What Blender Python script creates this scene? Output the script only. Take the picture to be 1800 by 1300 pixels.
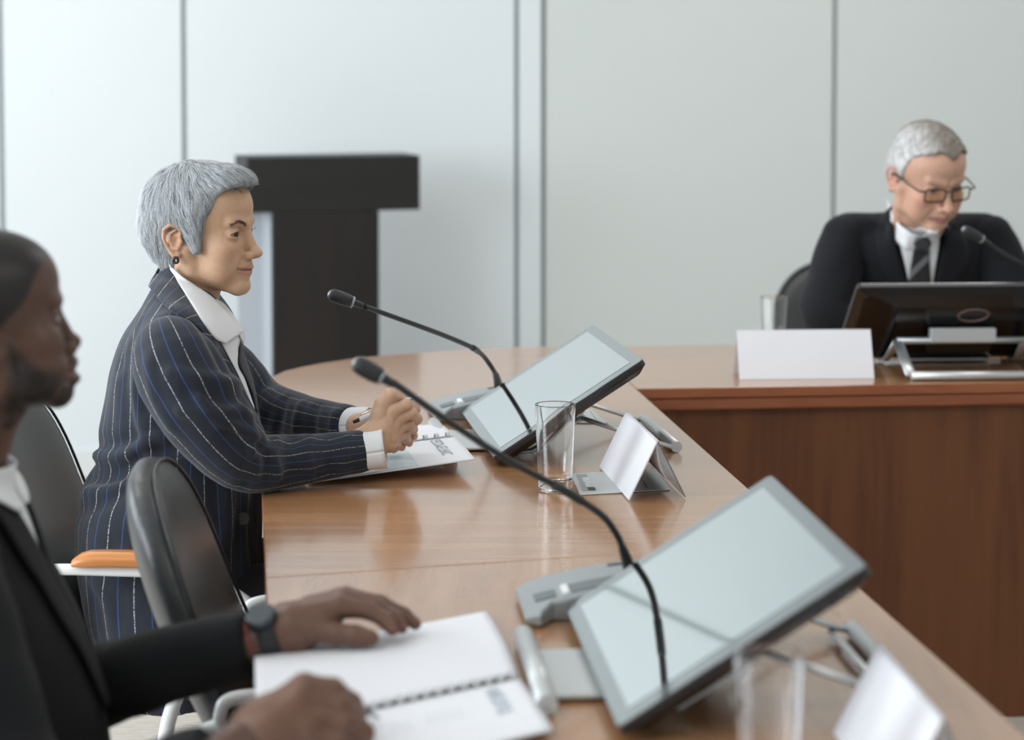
import bpy, bmesh, math, random
import numpy as np
from mathutils import Vector, Matrix, Euler
random.seed(7); rng = np.random.default_rng(7)
for o in list(bpy.data.objects): bpy.data.objects.remove(o)
SC = bpy.context.scene; COL = SC.collection
# ---------------------------------------------------------------- camera (metres; camera stands at x=0,y=0)
F = 4000.0; H = 1.47; TP = 0.06; PIT = math.atan(TP); YC = 90 + F*TP
FW = np.array([0, math.cos(PIT), -math.sin(PIT)]); UPV = np.array([0, math.sin(PIT), math.cos(PIT)]); CAMP = np.array([0, 0, H])
cd = bpy.data.cameras.new('camera'); cam = bpy.data.objects.new('camera', cd); COL.objects.link(cam)
cam.location = (0, 0, H); cam.rotation_euler = (math.pi/2 - PIT, 0, 0)
cd.sensor_width = 36; cd.lens = F/1800*36; cd.shift_y = -(650-YC)/1800
cd.dof.use_dof = True; cd.dof.focus_distance = F/1040; cd.dof.aperture_fstop = 3.3; cd.clip_end = 60
SC.camera = cam
SC.view_settings.view_transform = 'Standard'; SC.view_settings.look = 'None'; SC.view_settings.gamma = 1
SC.view_settings.use_curve_mapping = False; SC.view_settings.exposure = -0.48
def ray(px, py): return FW + np.array([1.0, 0, 0])*(px-900)/F + UPV*(YC-py)/F
def W(px, py, s): return CAMP + ray(px, py)*(F/s)          # point seen at a pixel, s = pixels per metre there
def G(px, py, z):
    r = ray(px, py); return CAMP + r*((z-H)/r[2])
# ---------------------------------------------------------------- world and daylight
wd = bpy.data.worlds.new('sky'); SC.world = wd; wd.use_nodes = True
bg = wd.node_tree.nodes['Background']; bg.inputs[0].default_value = (0.80, 0.90, 1.0, 1); bg.inputs[1].default_value = 0.6
RY = math.radians(5.5); RM = np.array([[math.cos(RY), -math.sin(RY), 0], [math.sin(RY), math.cos(RY), 0], [0, 0, 1]])
def room(x, y, z=0): return RM @ np.array([x, y, z])        # room frame: x along the back wall, y away from the camera
XL, XR, YB, YF, ZC = -3.6, 4.2, 7.93, -2.4, 3.0
def area(name, loc, aim, sx, sy, power, col):
    l = bpy.data.lights.new(name, 'AREA'); l.shape = 'RECTANGLE'; l.size = sx; l.size_y = sy; l.energy = power; l.color = col
    o = bpy.data.objects.new(name, l); COL.objects.link(o); o.location = loc
    d = Vector(aim) - Vector(loc); o.rotation_euler = d.to_track_quat('-Z', 'Y').to_euler(); return o
WINS = [(-0.9, 1.9), (2.3, 1.9), (5.3, 1.9)]                # window centres (room y) and widths on the left wall
for i, (wy, ww) in enumerate(WINS):
    o = area('daylight_window', room(XL+0.12, wy, 1.75), room(XL+3, wy, 1.2), ww*0.98+0.5, 1.9, (55, 185, 125)[i], (0.88, 0.95, 1.0)); o.visible_camera = True
for lx, ly in ((-1.2, 1.2), (1.6, 1.2), (-1.2, 4.4), (1.6, 4.4), (-0.9, 6.6), (2.0, 6.6)):
    area('ceiling_panel_light', room(lx, ly, ZC-0.06), room(lx, ly, 0), 1.1, 0.5, 17, (1.0, 0.97, 0.93))
# ---------------------------------------------------------------- materials
def mat(name, col, rough=0.5, metal=0.0, spec=0.5, **kw):
    m = bpy.data.materials.new(name); m.use_nodes = True; b = m.node_tree.nodes['Principled BSDF']
    b.inputs['Base Color'].default_value = (*col, 1); b.inputs['Roughness'].default_value = rough
    b.inputs['Metallic'].default_value = metal; b.inputs['Specular IOR Level'].default_value = spec
    for k, v in kw.items(): b.inputs[k].default_value = v
    return m
def nd(m, t, **kw):
    n = m.node_tree.nodes.new(t)
    for k, v in kw.items(): setattr(n, k, v)
    return n
def lk(m, a, b): m.node_tree.links.new(a, b)
def bsdf(m): return m.node_tree.nodes['Principled BSDF']
def bump(m, scale, strength, dist=0.002, coord='Object', detail=3, stretch=None):
    tc = nd(m, 'ShaderNodeTexCoord'); n = nd(m, 'ShaderNodeTexNoise'); n.inputs['Scale'].default_value = scale; n.inputs['Detail'].default_value = detail
    if stretch:
        mp = nd(m, 'ShaderNodeMapping'); mp.inputs['Scale'].default_value = stretch; lk(m, tc.outputs[coord], mp.inputs[0]); lk(m, mp.outputs[0], n.inputs['Vector'])
    else: lk(m, tc.outputs[coord], n.inputs['Vector'])
    b = nd(m, 'ShaderNodeBump'); b.inputs['Strength'].default_value = strength; b.inputs['Distance'].default_value = dist
    lk(m, n.outputs['Fac'], b.inputs['Height']); lk(m, b.outputs[0], bsdf(m).inputs['Normal']); return m
def wood(name, c1, c2, c3, rough, stretch, rot=0.0, coat=0.0, scale=1.0):
    m = mat(name, c1, rough); b = bsdf(m)
    tc = nd(m, 'ShaderNodeTexCoord'); mp = nd(m, 'ShaderNodeMapping'); mp.inputs['Scale'].default_value = stretch; mp.inputs['Rotation'].default_value = (0, 0, rot)
    lk(m, tc.outputs['Object'], mp.inputs[0])
    n = nd(m, 'ShaderNodeTexNoise'); n.inputs['Scale'].default_value = 3*scale; n.inputs['Detail'].default_value = 6; n.inputs['Distortion'].default_value = 0.25; lk(m, mp.outputs[0], n.inputs['Vector'])
    n2 = nd(m, 'ShaderNodeTexNoise'); n2.inputs['Scale'].default_value = 0.9*scale; n2.inputs['Detail'].default_value = 2; lk(m, mp.outputs[0], n2.inputs['Vector'])
    r = nd(m, 'ShaderNodeValToRGB'); e = r.color_ramp.elements; e[0].position = 0.32; e[0].color = (*c2, 1); e[1].position = 0.68; e[1].color = (*c1, 1); lk(m, n.outputs['Fac'], r.inputs[0])
    mx = nd(m, 'ShaderNodeMix', data_type='RGBA'); mx.inputs[7].default_value = (*c3, 1); lk(m, r.outputs[0], mx.inputs[6])
    r2 = nd(m, 'ShaderNodeValToRGB'); r2.color_ramp.elements[0].position = 0.45; r2.color_ramp.elements[1].position = 0.6; lk(m, n2.outputs['Fac'], r2.inputs[0])
    mm = nd(m, 'ShaderNodeMath', operation='MULTIPLY'); mm.inputs[1].default_value = 0.6; lk(m, r2.outputs[0], mm.inputs[0]); lk(m, mm.outputs[0], mx.inputs[0])
    lk(m, mx.outputs[2], b.inputs['Base Color'])
    b.inputs['Coat Weight'].default_value = coat; b.inputs['Coat Roughness'].default_value = 0.12
    bp = nd(m, 'ShaderNodeBump'); bp.inputs['Strength'].default_value = 0.05; bp.inputs['Distance'].default_value = 0.001; lk(m, n.outputs['Fac'], bp.inputs['Height']); lk(m, bp.outputs[0], b.inputs['Normal'])
    return m
M = {}
M['wood_top'] = wood('walnut_veneer_top', (0.41, 0.205, 0.090), (0.36, 0.172, 0.074), (0.475, 0.255, 0.122), 0.27, (2.2, 30, 30), -0.25, 0.7)
M['wood_top2'] = wood('walnut_veneer_top_turned', (0.42, 0.21, 0.093), (0.36, 0.172, 0.074), (0.47, 0.25, 0.12), 0.27, (26, 2.0, 26), -0.5, 0.7)
M['wood_panel'] = wood('brown_veneer_panel', (0.175, 0.058, 0.0155), (0.115, 0.036, 0.0095), (0.20, 0.069, 0.02), 0.55, (16, 16, 1.1), 0, 0.0)
M['wood_edge'] = wood('red_brown_moulding', (0.34, 0.105, 0.040), (0.28, 0.08, 0.030), (0.36, 0.12, 0.045), 0.35, (1.5, 30, 30), 0, 0.1)
M['arm_wood'] = wood('orange_beech', (0.60, 0.235, 0.060), (0.52, 0.185, 0.045), (0.64, 0.26, 0.075), 0.35, (3, 40, 40), 0, 0.2)
M['podium'] = wood('dark_wenge', (0.0115, 0.0092, 0.0085), (0.008, 0.007, 0.0066), (0.0165, 0.011, 0.009), 0.5, (14, 14, 1.0))
M['podium_top'] = wood('dark_wenge_across', (0.012, 0.0113, 0.011), (0.0095, 0.009, 0.009), (0.014, 0.013, 0.0125), 0.5, (1.2, 14, 14))
M['podium_side'] = mat('pale_grey_laminate', (0.46, 0.49, 0.53), 0.5)
M['wall_cool'] = bump(mat('cool_white_wall_panel', (0.74, 0.79, 0.815), 0.6), 60, 0.03)
M['wall_warm'] = bump(mat('greenish_grey_wall_panel', (0.66, 0.70, 0.685), 0.6), 60, 0.03)
M['wall_plain'] = mat('white_paint', (0.78, 0.79, 0.79), 0.7)
M['joint'] = mat('grey_wall_joint', (0.36, 0.41, 0.42), 0.5)
M['ceiling'] = mat('white_ceiling', (0.80, 0.80, 0.80), 0.8)
M['win_frame'] = mat('white_window_frame', (0.75, 0.76, 0.77), 0.4)
M['alu'] = mat('satin_aluminium', (0.60, 0.63, 0.64), 0.38, 0.7)
M['silver_plastic'] = mat('silver_plastic', (0.60, 0.63, 0.635), 0.32, 0.35)
M['console'] = mat('grey_console_plastic', (0.34, 0.37, 0.385), 0.38, 0.3)
M['console_dark'] = mat('dark_console_strip', (0.13, 0.145, 0.155), 0.3, 0.3)
M['black_plastic'] = mat('black_plastic', (0.014, 0.014, 0.016), 0.28)
M['black_gloss'] = mat('gloss_black_back', (0.005, 0.004, 0.004), 0.24)
M['ring'] = mat('brown_ring_mark', (0.24, 0.15, 0.13), 0.4)
M['screen'] = mat('glossy_screen_glass', (0.63, 0.68, 0.68), 0.035, 1.0)
M['bezel'] = mat('glossy_bezel_glass', (0.33, 0.355, 0.36), 0.09, 1.0)
M['mic_black'] = mat('black_rubber', (0.012, 0.013, 0.014), 0.38)
M['mic_grey'] = mat('grey_mic_ring', (0.35, 0.37, 0.39), 0.3, 0.5)
M['mic_mesh'] = bump(mat('black_mic_grille', (0.03, 0.032, 0.035), 0.4, 0.3), 900, 0.6, 0.001)
M['paper'] = bump(mat('white_paper', (0.83, 0.85, 0.90), 0.55), 8, 0.08, 0.01)
M['card'] = bump(mat('white_card', (0.84, 0.85, 0.90), 0.35), 10, 0.15, 0.01)
M['acrylic'] = mat('clear_acrylic', (1, 1, 1), 0.03, 0, 0.5, **{'Transmission Weight': 0.9, 'IOR': 1.45})
M['blue_print'] = mat('pale_blue_print', (0.62, 0.74, 0.81), 0.55)
M['blue_print2'] = mat('mid_blue_print', (0.42, 0.60, 0.72), 0.55)
M['ink'] = mat('grey_ink', (0.18, 0.21, 0.25), 0.6)
M['ink_mid'] = mat('mid_grey_ink', (0.33, 0.38, 0.43), 0.6)
M['ink_pale'] = mat('pale_grey_ink', (0.52, 0.60, 0.66), 0.6)
M['coil'] = mat('translucent_white_coil', (0.62, 0.65, 0.68), 0.3)
M['leather'] = bump(mat('black_leather', (0.022, 0.024, 0.026), 0.42), 220, 0.15, 0.001)
M['leather_g'] = bump(mat('grey_black_leather', (0.040, 0.044, 0.046), 0.36), 220, 0.12, 0.001)
M['white_metal'] = mat('white_lacquered_steel', (0.80, 0.81, 0.81), 0.25, 0.0)
M['chrome'] = mat('chrome', (0.8, 0.8, 0.82), 0.12, 1.0)
M['glass'] = mat('clear_glass', (1, 1, 1), 0.0, 0, 0.5, **{'Transmission Weight': 1.0, 'IOR': 1.5})
M['pen_white'] = mat('white_pen_barrel', (0.82, 0.83, 0.86), 0.25)
M['pane'] = mat('window_glass', (1, 1, 1), 0.0, 0, 0.3, **{'Transmission Weight': 1.0, 'IOR': 1.02})
def cloth(name, col, rough=0.85, sheen=0.2):
    m = mat(name, col, rough, 0, 0.25); bsdf(m).inputs['Sheen Weight'].default_value = sheen
    return bump(m, 900, 0.25, 0.0006)
M['suit_black'] = cloth('black_suit_cloth', (0.0055, 0.0062, 0.0075), 0.85, 0.03)
M['suit_navy'] = cloth('dark_navy_suit_cloth', (0.0085, 0.0095, 0.0125), 0.85, 0.06)
M['shirt'] = cloth('white_shirt_cotton', (0.78, 0.80, 0.82), 0.8, 0.1)
M['trouser'] = cloth('black_trouser_cloth', (0.012, 0.012, 0.015), 0.9, 0.1)
def pinstripe():
    m = cloth('navy_pinstripe_wool', (0.018, 0.022, 0.033), 0.8, 0.16); b = bsdf(m)
    at = nd(m, 'ShaderNodeAttribute', attribute_name='st'); dv = nd(m, 'ShaderNodeMath', operation='DIVIDE'); dv.inputs[1].default_value = 0.045; lk(m, at.outputs['Fac'], dv.inputs[0])
    def line(off, width):
        a = nd(m, 'ShaderNodeMath', operation='ADD'); a.inputs[1].default_value = off; lk(m, dv.outputs[0], a.inputs[0])
        f = nd(m, 'ShaderNodeMath', operation='FRACT'); lk(m, a.outputs[0], f.inputs[0])
        s = nd(m, 'ShaderNodeMath', operation='SUBTRACT'); s.inputs[1].default_value = 0.5; lk(m, f.outputs[0], s.inputs[0])
        ab = nd(m, 'ShaderNodeMath', operation='ABSOLUTE'); lk(m, s.outputs[0], ab.inputs[0])
        l = nd(m, 'ShaderNodeMath', operation='LESS_THAN'); l.inputs[1].default_value = width; lk(m, ab.outputs[0], l.inputs[0]); return l.outputs[0]
    w = line(0, 0.019); bl = line(0.5, 0.018)
    tc = nd(m, 'ShaderNodeTexCoord'); nz = nd(m, 'ShaderNodeTexNoise'); nz.inputs['Scale'].default_value = 450; lk(m, tc.outputs['Object'], nz.inputs['Vector'])
    rp = nd(m, 'ShaderNodeMapRange'); rp.inputs[1].default_value = 0.38; rp.inputs[2].default_value = 0.56; lk(m, nz.outputs['Fac'], rp.inputs[0])
    mu = nd(m, 'ShaderNodeMath', operation='MULTIPLY'); lk(m, w, mu.inputs[0]); lk(m, rp.outputs[0], mu.inputs[1])
    m1 = nd(m, 'ShaderNodeMix', data_type='RGBA'); m1.inputs[6].default_value = (0.018, 0.022, 0.033, 1); m1.inputs[7].default_value = (0.42, 0.44, 0.46, 1); lk(m, mu.outputs[0], m1.inputs[0])
    m2 = nd(m, 'ShaderNodeMix', data_type='RGBA'); m2.inputs[7].default_value = (0.035, 0.07, 0.19, 1); lk(m, bl, m2.inputs[0]); lk(m, m1.outputs[2], m2.inputs[6])
    lk(m, m2.outputs[2], b.inputs['Base Color']); return m
M['pinstripe'] = pinstripe()
def vcol(name, rough, sss=0.0, tint=(1, 1, 1), spec=0.4):
    m = mat(name, (0.5, 0.5, 0.5), rough, 0, spec); at = nd(m, 'ShaderNodeAttribute', attribute_name='Col'); b = bsdf(m)
    tc = nd(m, 'ShaderNodeTexCoord'); nz = nd(m, 'ShaderNodeTexNoise'); nz.inputs['Scale'].default_value = 120; nz.inputs['Detail'].default_value = 4; lk(m, tc.outputs['Object'], nz.inputs['Vector'])
    if sss > 0:
        mr = nd(m, 'ShaderNodeMapRange'); mr.inputs[3].default_value = 0.90; mr.inputs[4].default_value = 1.10; lk(m, nz.outputs['Fac'], mr.inputs[0])
        vm = nd(m, 'ShaderNodeVectorMath', operation='SCALE'); lk(m, at.outputs['Color'], vm.inputs[0]); lk(m, mr.outputs[0], vm.inputs['Scale']); lk(m, vm.outputs[0], b.inputs['Base Color'])
        b.inputs['Subsurface Weight'].default_value = sss; b.inputs['Subsurface Radius'].default_value = (0.012, 0.005, 0.003); b.inputs['Subsurface Scale'].default_value = 0.6
        bp = nd(m, 'ShaderNodeBump'); bp.inputs['Strength'].default_value = 0.12; bp.inputs['Distance'].default_value = 0.0012; lk(m, nz.outputs['Fac'], bp.inputs['Height']); lk(m, bp.outputs[0], b.inputs['Normal'])
    else: lk(m, at.outputs['Color'], b.inputs['Base Color'])
    return m
M['skin'] = vcol('skin', 0.5, 0.12); M['skin_dark'] = vcol('dark_skin', 0.42, 0.05); M['hairmat'] = vcol('hair', 0.5); M['eye'] = vcol('eye', 0.08)
# ---------------------------------------------------------------- object helpers
def tag(o, label=None, cat=None, group=None, kind=None):
    if label: o['label'] = label
    if cat: o['category'] = cat
    if group: o['group'] = group
    if kind: o['kind'] = kind
    return o
def thing(name, label, cat, loc=(0, 0, 0), rz=0.0, group=None):
    o = bpy.data.objects.new(name, None); COL.objects.link(o); o.location = loc; o.rotation_euler = (0, 0, rz); o.empty_display_size = 0.1
    return tag(o, label, cat, group)
def mk(name, V, Fc, m, parent=None, smooth=True, attrs=None, base=None, mi=None):
    V = np.asarray(V, np.float32).reshape(-1, 3)
    if base is not None: V = V - np.asarray(base, np.float32)
    me = bpy.data.meshes.new(name)
    if isinstance(Fc, np.ndarray):
        k = Fc.shape[1]; n = len(Fc)
        me.vertices.add(len(V)); me.vertices.foreach_set('co', V.ravel()); me.loops.add(n*k); me.loops.foreach_set('vertex_index', Fc.ravel().astype(np.int32))
        me.polygons.add(n); me.polygons.foreach_set('loop_start', np.arange(0, n*k, k, dtype=np.int32)); me.polygons.foreach_set('loop_total', np.full(n, k, np.int32))
        me.update(calc_edges=True)
    else: me.from_pydata(V.tolist(), [], [list(f) for f in Fc]); me.update()
    me.polygons.foreach_set('use_smooth', np.full(len(me.polygons), smooth))
    for mt in (m if isinstance(m, (list, tuple)) else [m]): me.materials.append(mt)
    if mi is not None: me.polygons.foreach_set('material_index', np.asarray(mi, np.int32))
    for k, a in (attrs or {}).items():
        a = np.asarray(a, np.float32)
        if a.ndim == 1: at = me.attributes.new(k, 'FLOAT', 'POINT'); at.data.foreach_set('value', a)
        else:
            at = me.attributes.new(k, 'FLOAT_COLOR', 'POINT'); at.data.foreach_set('color', np.concatenate([a, np.ones((len(a), 1), np.float32)], 1).ravel())
    o = bpy.data.objects.new(name, me); COL.objects.link(o)
    if parent is not None: o.parent = parent
    return o
def bevel(o, w=0.003, seg=3, ang=0.6):
    b = o.modifiers.new('bevel', 'BEVEL'); b.width = w; b.segments = seg; b.limit_method = 'ANGLE'; b.angle_limit = ang; return o
class MB:
    def __init__(s): s.V = []; s.F = []; s.I = []
    def put(s, V, Fc, i=0):
        n = len(s.V); s.V += [tuple(map(float, v)) for v in V]; s.F += [tuple(n+k for k in f) for f in Fc]; s.I += [i]*len(Fc); return s
    def box(s, x0, x1, y0, y1, z0, z1, i=0, T=None):
        V = np.array([(x, y, z) for z in (z0, z1) for y in (y0, y1) for x in (x0, x1)], float)
        if T is not None: V = V @ T[:3, :3].T + T[:3, 3]
        return s.put(V, [(0, 2, 3, 1), (4, 5, 7, 6), (0, 1, 5, 4), (2, 6, 7, 3), (0, 4, 6, 2), (1, 3, 7, 5)], i)
    def prism(s, poly, z0, z1, i=0):
        n = len(poly); a = sum(poly[k][0]*poly[(k+1) % n][1]-poly[(k+1) % n][0]*poly[k][1] for k in range(n))
        if a < 0: poly = poly[::-1]
        V = [(p[0], p[1], z0) for p in poly]+[(p[0], p[1], z1) for p in poly]
        return s.put(V, [tuple(range(n-1, -1, -1)), tuple(range(n, 2*n))]+[(k, (k+1) % n, n+(k+1) % n, n+k) for k in range(n)], i)
    def tube(s, pts, r, seg=12, i=0, cap=True, flat=1.0, up=(0, 0, 1)):
        P = np.array(pts, float); n = len(P); r = np.broadcast_to(np.asarray(r, float), (n,)); V = []
        T = np.gradient(P, axis=0); T /= np.linalg.norm(T, axis=1)[:, None]+1e-12
        u = np.array(up, float)
        if abs(T[0] @ u) > 0.95: u = np.array([1.0, 0, 0])
        for k in range(n):
            b = np.cross(T[k], u); b /= np.linalg.norm(b)+1e-12; u = np.cross(b, T[k])
            for a in range(seg):
                t = 2*math.pi*a/seg; V.append(P[k]+r[k]*(math.cos(t)*b+flat*math.sin(t)*u))
        Fc = [(k*seg+a, k*seg+(a+1) % seg, (k+1)*seg+(a+1) % seg, (k+1)*seg+a) for k in range(n-1) for a in range(seg)]
        if cap: Fc += [tuple(range(seg-1, -1, -1)), tuple((n-1)*seg+a for a in range(seg))]
        return s.put(V, Fc, i)
    def lathe(s, prof, seg=48, i=0, c=(0, 0, 0)):
        n = len(prof); V = [(c[0]+r*math.cos(2*math.pi*a/seg), c[1]+r*math.sin(2*math.pi*a/seg), c[2]+z) for r, z in prof for a in range(seg)]
        Fc = [(k*seg+a, k*seg+(a+1) % seg, (k+1)*seg+(a+1) % seg, (k+1)*seg+a) for k in range(n-1) for a in range(seg)]
        return s.put(V, Fc, i)
    def build(s, name, m, parent=None, smooth=False, bev=0, seg=2, base=None, weld=False):
        o = mk(name, s.V, s.F, m, parent, smooth, None, base, s.I if isinstance(m, (list, tuple)) else None)
        bm = bmesh.new(); bm.from_mesh(o.data)
        if weld: bmesh.ops.remove_doubles(bm, verts=bm.verts, dist=1e-6)
        bmesh.ops.recalc_face_normals(bm, faces=bm.faces); bm.to_mesh(o.data); bm.free()
        if bev: bevel(o, bev, seg)
        if smooth:
            for p in o.data.polygons:
                if len(p.vertices) > 4: p.use_smooth = False
        return o
def catmull(P, n):
    P = np.array(P, float); m = len(P); t = np.linspace(0, m-1, n); i = np.clip(t.astype(int), 0, m-2); f = (t-i)[:, None]
    Q = np.vstack([2*P[0]-P[1], P, 2*P[-1]-P[-2]]); a, b, c, d = Q[i], Q[i+1], Q[i+2], Q[i+3]
    return 0.5*((2*b)+(-a+c)*f+(2*a-5*b+4*c-d)*f*f+(-a+3*b-3*c+d)*f**3)
def copy_tree(o, loc=None, rz=None, label=None, parent=None):
    c = o.copy(); COL.objects.link(c)
    if parent is not None: c.parent = parent; c.matrix_parent_inverse = o.matrix_parent_inverse.copy()
    if loc is not None: c.location = loc
    if rz is not None: c.rotation_euler = (0, 0, rz)
    if label: c['label'] = label
    for ch in list(o.children): copy_tree(ch, parent=c)
    return c
# ---------------------------------------------------------------- room shell
RZ = (0, 0, RY)
def struct(name, mb, m, bev=0):
    o = mb.build(name, m, None, False, bev); o.rotation_euler = RZ; o['kind'] = 'structure'; return o
mf = mat('striped_beige_carpet', (0.5, 0.47, 0.42), 0.95)
tc = nd(mf, 'ShaderNodeTexCoord'); wv = nd(mf, 'ShaderNodeTexWave'); wv.bands_direction = 'Y'; wv.inputs['Scale'].default_value = 14; wv.inputs['Distortion'].default_value = 2.5; wv.inputs['Detail'].default_value = 3; wv.inputs['Detail Scale'].default_value = 3
lk(mf, tc.outputs['Object'], wv.inputs['Vector']); rr = nd(mf, 'ShaderNodeValToRGB'); rr.color_ramp.elements[0].color = (0.42, 0.38, 0.33, 1); rr.color_ramp.elements[1].color = (0.62, 0.59, 0.54, 1); lk(mf, wv.outputs['Color'], rr.inputs[0]); lk(mf, rr.outputs[0], bsdf(mf).inputs['Base Color'])
struct('floor', MB().box(XL-.2, XR+.2, YF-.2, YB+.2, -0.1, 0), mf)
struct('ceiling', MB().box(XL-.2, XR+.2, YF-.2, YB+.2, ZC, ZC+.1), M['ceiling'])
def wx(px):                                                  # room x of the back wall seen at pixel column px
    r = RM.T @ ray(px, 300); o = RM.T @ CAMP; t = (YB-o[1])/r[1]; return (o+t*r)[0]
sm = [XL, wx(4), wx(325), wx(908.5), wx(955), wx(1466), XR]
mb = MB().box(XL-.2, XR+.2, YB+0.02, YB+.2, 0, ZC, 2)
for a, b, c in ((sm[0], sm[1], 0), (sm[1], sm[2], 0), (sm[2], sm[3], 0), (sm[3], sm[4], 0), (sm[4], sm[5], 1), (sm[5], sm[6], 1)):
    mb.box(a+.008, b-.008, YB+(-.012 if (a == sm[3]) else 0), YB+.03, 0, ZC, c)
struct('wall_back', mb, [M['wall_cool'], M['wall_warm'], M['joint']], 0.002)
struct('wall_right', MB().box(XR, XR+.15, YF, YB, 0, ZC), M['wall_plain'])
struct('wall_front', MB().box(XL, XR, YF-.15, YF, 0, ZC), M['wall_plain'])
ys = [YF]; mb = MB().box(XL-.15, XL, YF, YB, 0, 0.75).box(XL-.15, XL, YF, YB, 2.75, ZC)
for wy, ww in WINS: mb.box(XL-.15, XL, ys[-1], wy-ww/2-.25, .75, 2.75); ys.append(wy+ww/2+.25)
mb.box(XL-.15, XL, ys[-1], YB, .75, 2.75); struct('wall_left', mb, M['wall_plain'])
for i, (wy, ww) in enumerate(WINS):
    a, b = wy-ww/2-.25, wy+ww/2+.25; mb = MB()
    for y0, y1, z0, z1 in ((a, b, .75, .81), (a, b, 2.69, 2.75), (a, a+.06, .81, 2.69), (b-.06, b, .81, 2.69), (wy-.03, wy+.03, .81, 2.69)): mb.box(XL-.11, XL-.05, y0, y1, z0, z1)
    w = struct('window_%d' % (i+1), mb, M['win_frame'])
    p = MB().box(XL-.085, XL-.075, a+.05, b-.05, .8, 2.7).build('pane', M['pane'], w)
for nm, bx in (('baseboard_back', (XL, XR, YB-.015, YB, 0, .09)), ('baseboard_right', (XR-.015, XR, YF, YB-.02, 0, .09)), ('baseboard_left', (XL, XL+.015, YF, YB-.02, 0, .09))):
    struct(nm, MB().box(*bx), M['win_frame'])
# ---------------------------------------------------------------- conference table (three units)
def P2(px, py, z=0.75): g = G(px, py, z); return (g[0], g[1])
TOP = 0.75
ic = np.array(P2(1119, 683)); il = np.array([0.54, 2.376]); dl = (il-ic)/np.linalg.norm(il-ic)      # inner edge of the left leg
o1 = np.array(P2(460, 860)); o2 = np.array(P2(470, 1070)); do = (o2-o1)/np.linalg.norm(o2-o1)
s1 = np.array(P2(466, 1015)); sd = np.array(P2(960, 982))-s1; sd /= np.linalg.norm(sd)
A_ = np.array([sd, -dl]).T; tt = np.linalg.solve(A_, ic-s1); s2 = s1+sd*tt[0]
far = [P2(*p) for p in ((470, 668), (484, 659), (500, 651.5), (530, 644.5), (567, 637.5), (618, 630), (660, 625.5), (762, 617.5), (827, 613), (895, 610), (960, 609), (1040, 608.5))]
cR = np.array(P2(1800, 672)); dr = (cR-ic)/np.linalg.norm(cR-ic); rEnd = ic+dr*2.6; dv = np.array([-dr[1], dr[0]])
depthC = (np.array(P2(1240, 608))-ic) @ dv
o0 = o1+(o1-o2)/np.linalg.norm(o1-o2)*0.25
def off(p, d, a): return (p[0]+d[0]*a, p[1]+d[1]*a)
g = 0.0008
near_out = o2+do*1.55; near_in = il+dl*1.0
def edge_top(name, poly, m, label):
    t = thing(name, label, 'table', (poly[0][0], poly[0][1], 0))
    b = (poly[0][0], poly[0][1], 0)
    mb = MB().prism([tuple(p) for p in poly], TOP-.022, TOP); mb.I = [0, 0]+[1]*(len(mb.I)-2)
    mb.build('tabletop', [m, M['wood_edge']], t, bev=.002, base=b)
    return t, b
# unit by the near microphone
pA = [near_out, s1+do*g, s2+dl*g, near_in]
tA, bA = edge_top('conference_table', pA, M['wood_top2'], 'near wooden conference table unit under the large blurred monitor and open booklet')
# unit where the woman sits, with the rounded outer corner
pB = [s1-do*g, o1, np.array(far[0])]+[np.array(f) for f in far[1:]]+[ic-dr*g, s2-dl*g]
tB, bB = edge_top('conference_table', pB, M['wood_top'], 'wooden conference table unit with rounded corner in front of the person in pinstripes')
pC = [ic+dr*g, np.array(far[-1])+dr*g, ic+dv*depthC+dr*2.6, rEnd]
tC, bC = edge_top('conference_table', pC, M['wood_top'], 'wooden conference table unit across the room with brown front panel, person in glasses behind it')
def inset(poly, k):
    c = np.mean(poly, 0); return [tuple(c+(np.array(p)-c)*k) for p in poly]
def slab(p, q, inn, th, z0, z1, a0=0.0, a1=0.0):
    p, q = np.array(p), np.array(q); d = (q-p)/np.linalg.norm(q-p); n = np.array(inn, float); p = p+d*a0; q = q-d*a1
    return [tuple(p), tuple(q), tuple(q+n*th), tuple(p+n*th)], z0, z1
nl = np.array([dl[1], -dl[0]]); nl = nl if nl[0] < 0 else -nl       # into the left leg from its inner edge
for t, b, p, q, n in ((tA, bA, near_in, s2+dl*.004, nl), (tB, bB, s2-dl*.004, ic+dl*.035, nl), (tC, bC, ic+dr*.012, rEnd, dv)):
    p = np.array(p); q = np.array(q)
    MB().prism(*slab(p+n*.006, q+n*.006, n, .05, TOP-.050, TOP-.0225)).build('moulding', M['wood_edge'], t, bev=.006, seg=4, base=b)
    MB().prism(*slab(p+n*.035, q+n*.035, n, .018, 0.0, TOP-.0505, 0, .0 if t is tC else .03)).build('front_panel', M['wood_panel'], t, bev=.001, base=b)
for t, b, c, w in ((tA, bA, s1+sd*.58+do*.05, .17), (tA, bA, s1+sd*.50+do*1.4, .22), (tB, bB, s1+sd*.58-do*.03, .17), (tB, bB, o1+sd*.34-do*1.0, .38)):
    c = np.array(c); MB().prism([tuple(c), tuple(c+sd*w), tuple(c+sd*w-do*.022), tuple(c-do*.022)], 0, TOP-.0225).build('support_panel', M['wood_panel'], t, bev=.001, base=b)
for k in (.9, 1.9, 2.5):
    c = ic+dr*k+dv*.06; MB().prism([tuple(c), tuple(c+dv*.34), tuple(c+dv*.34+dr*.022), tuple(c+dr*.022)], 0, TOP-.0225).build('support_panel', M['wood_panel'], tC, bev=.001, base=bC)
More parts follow.
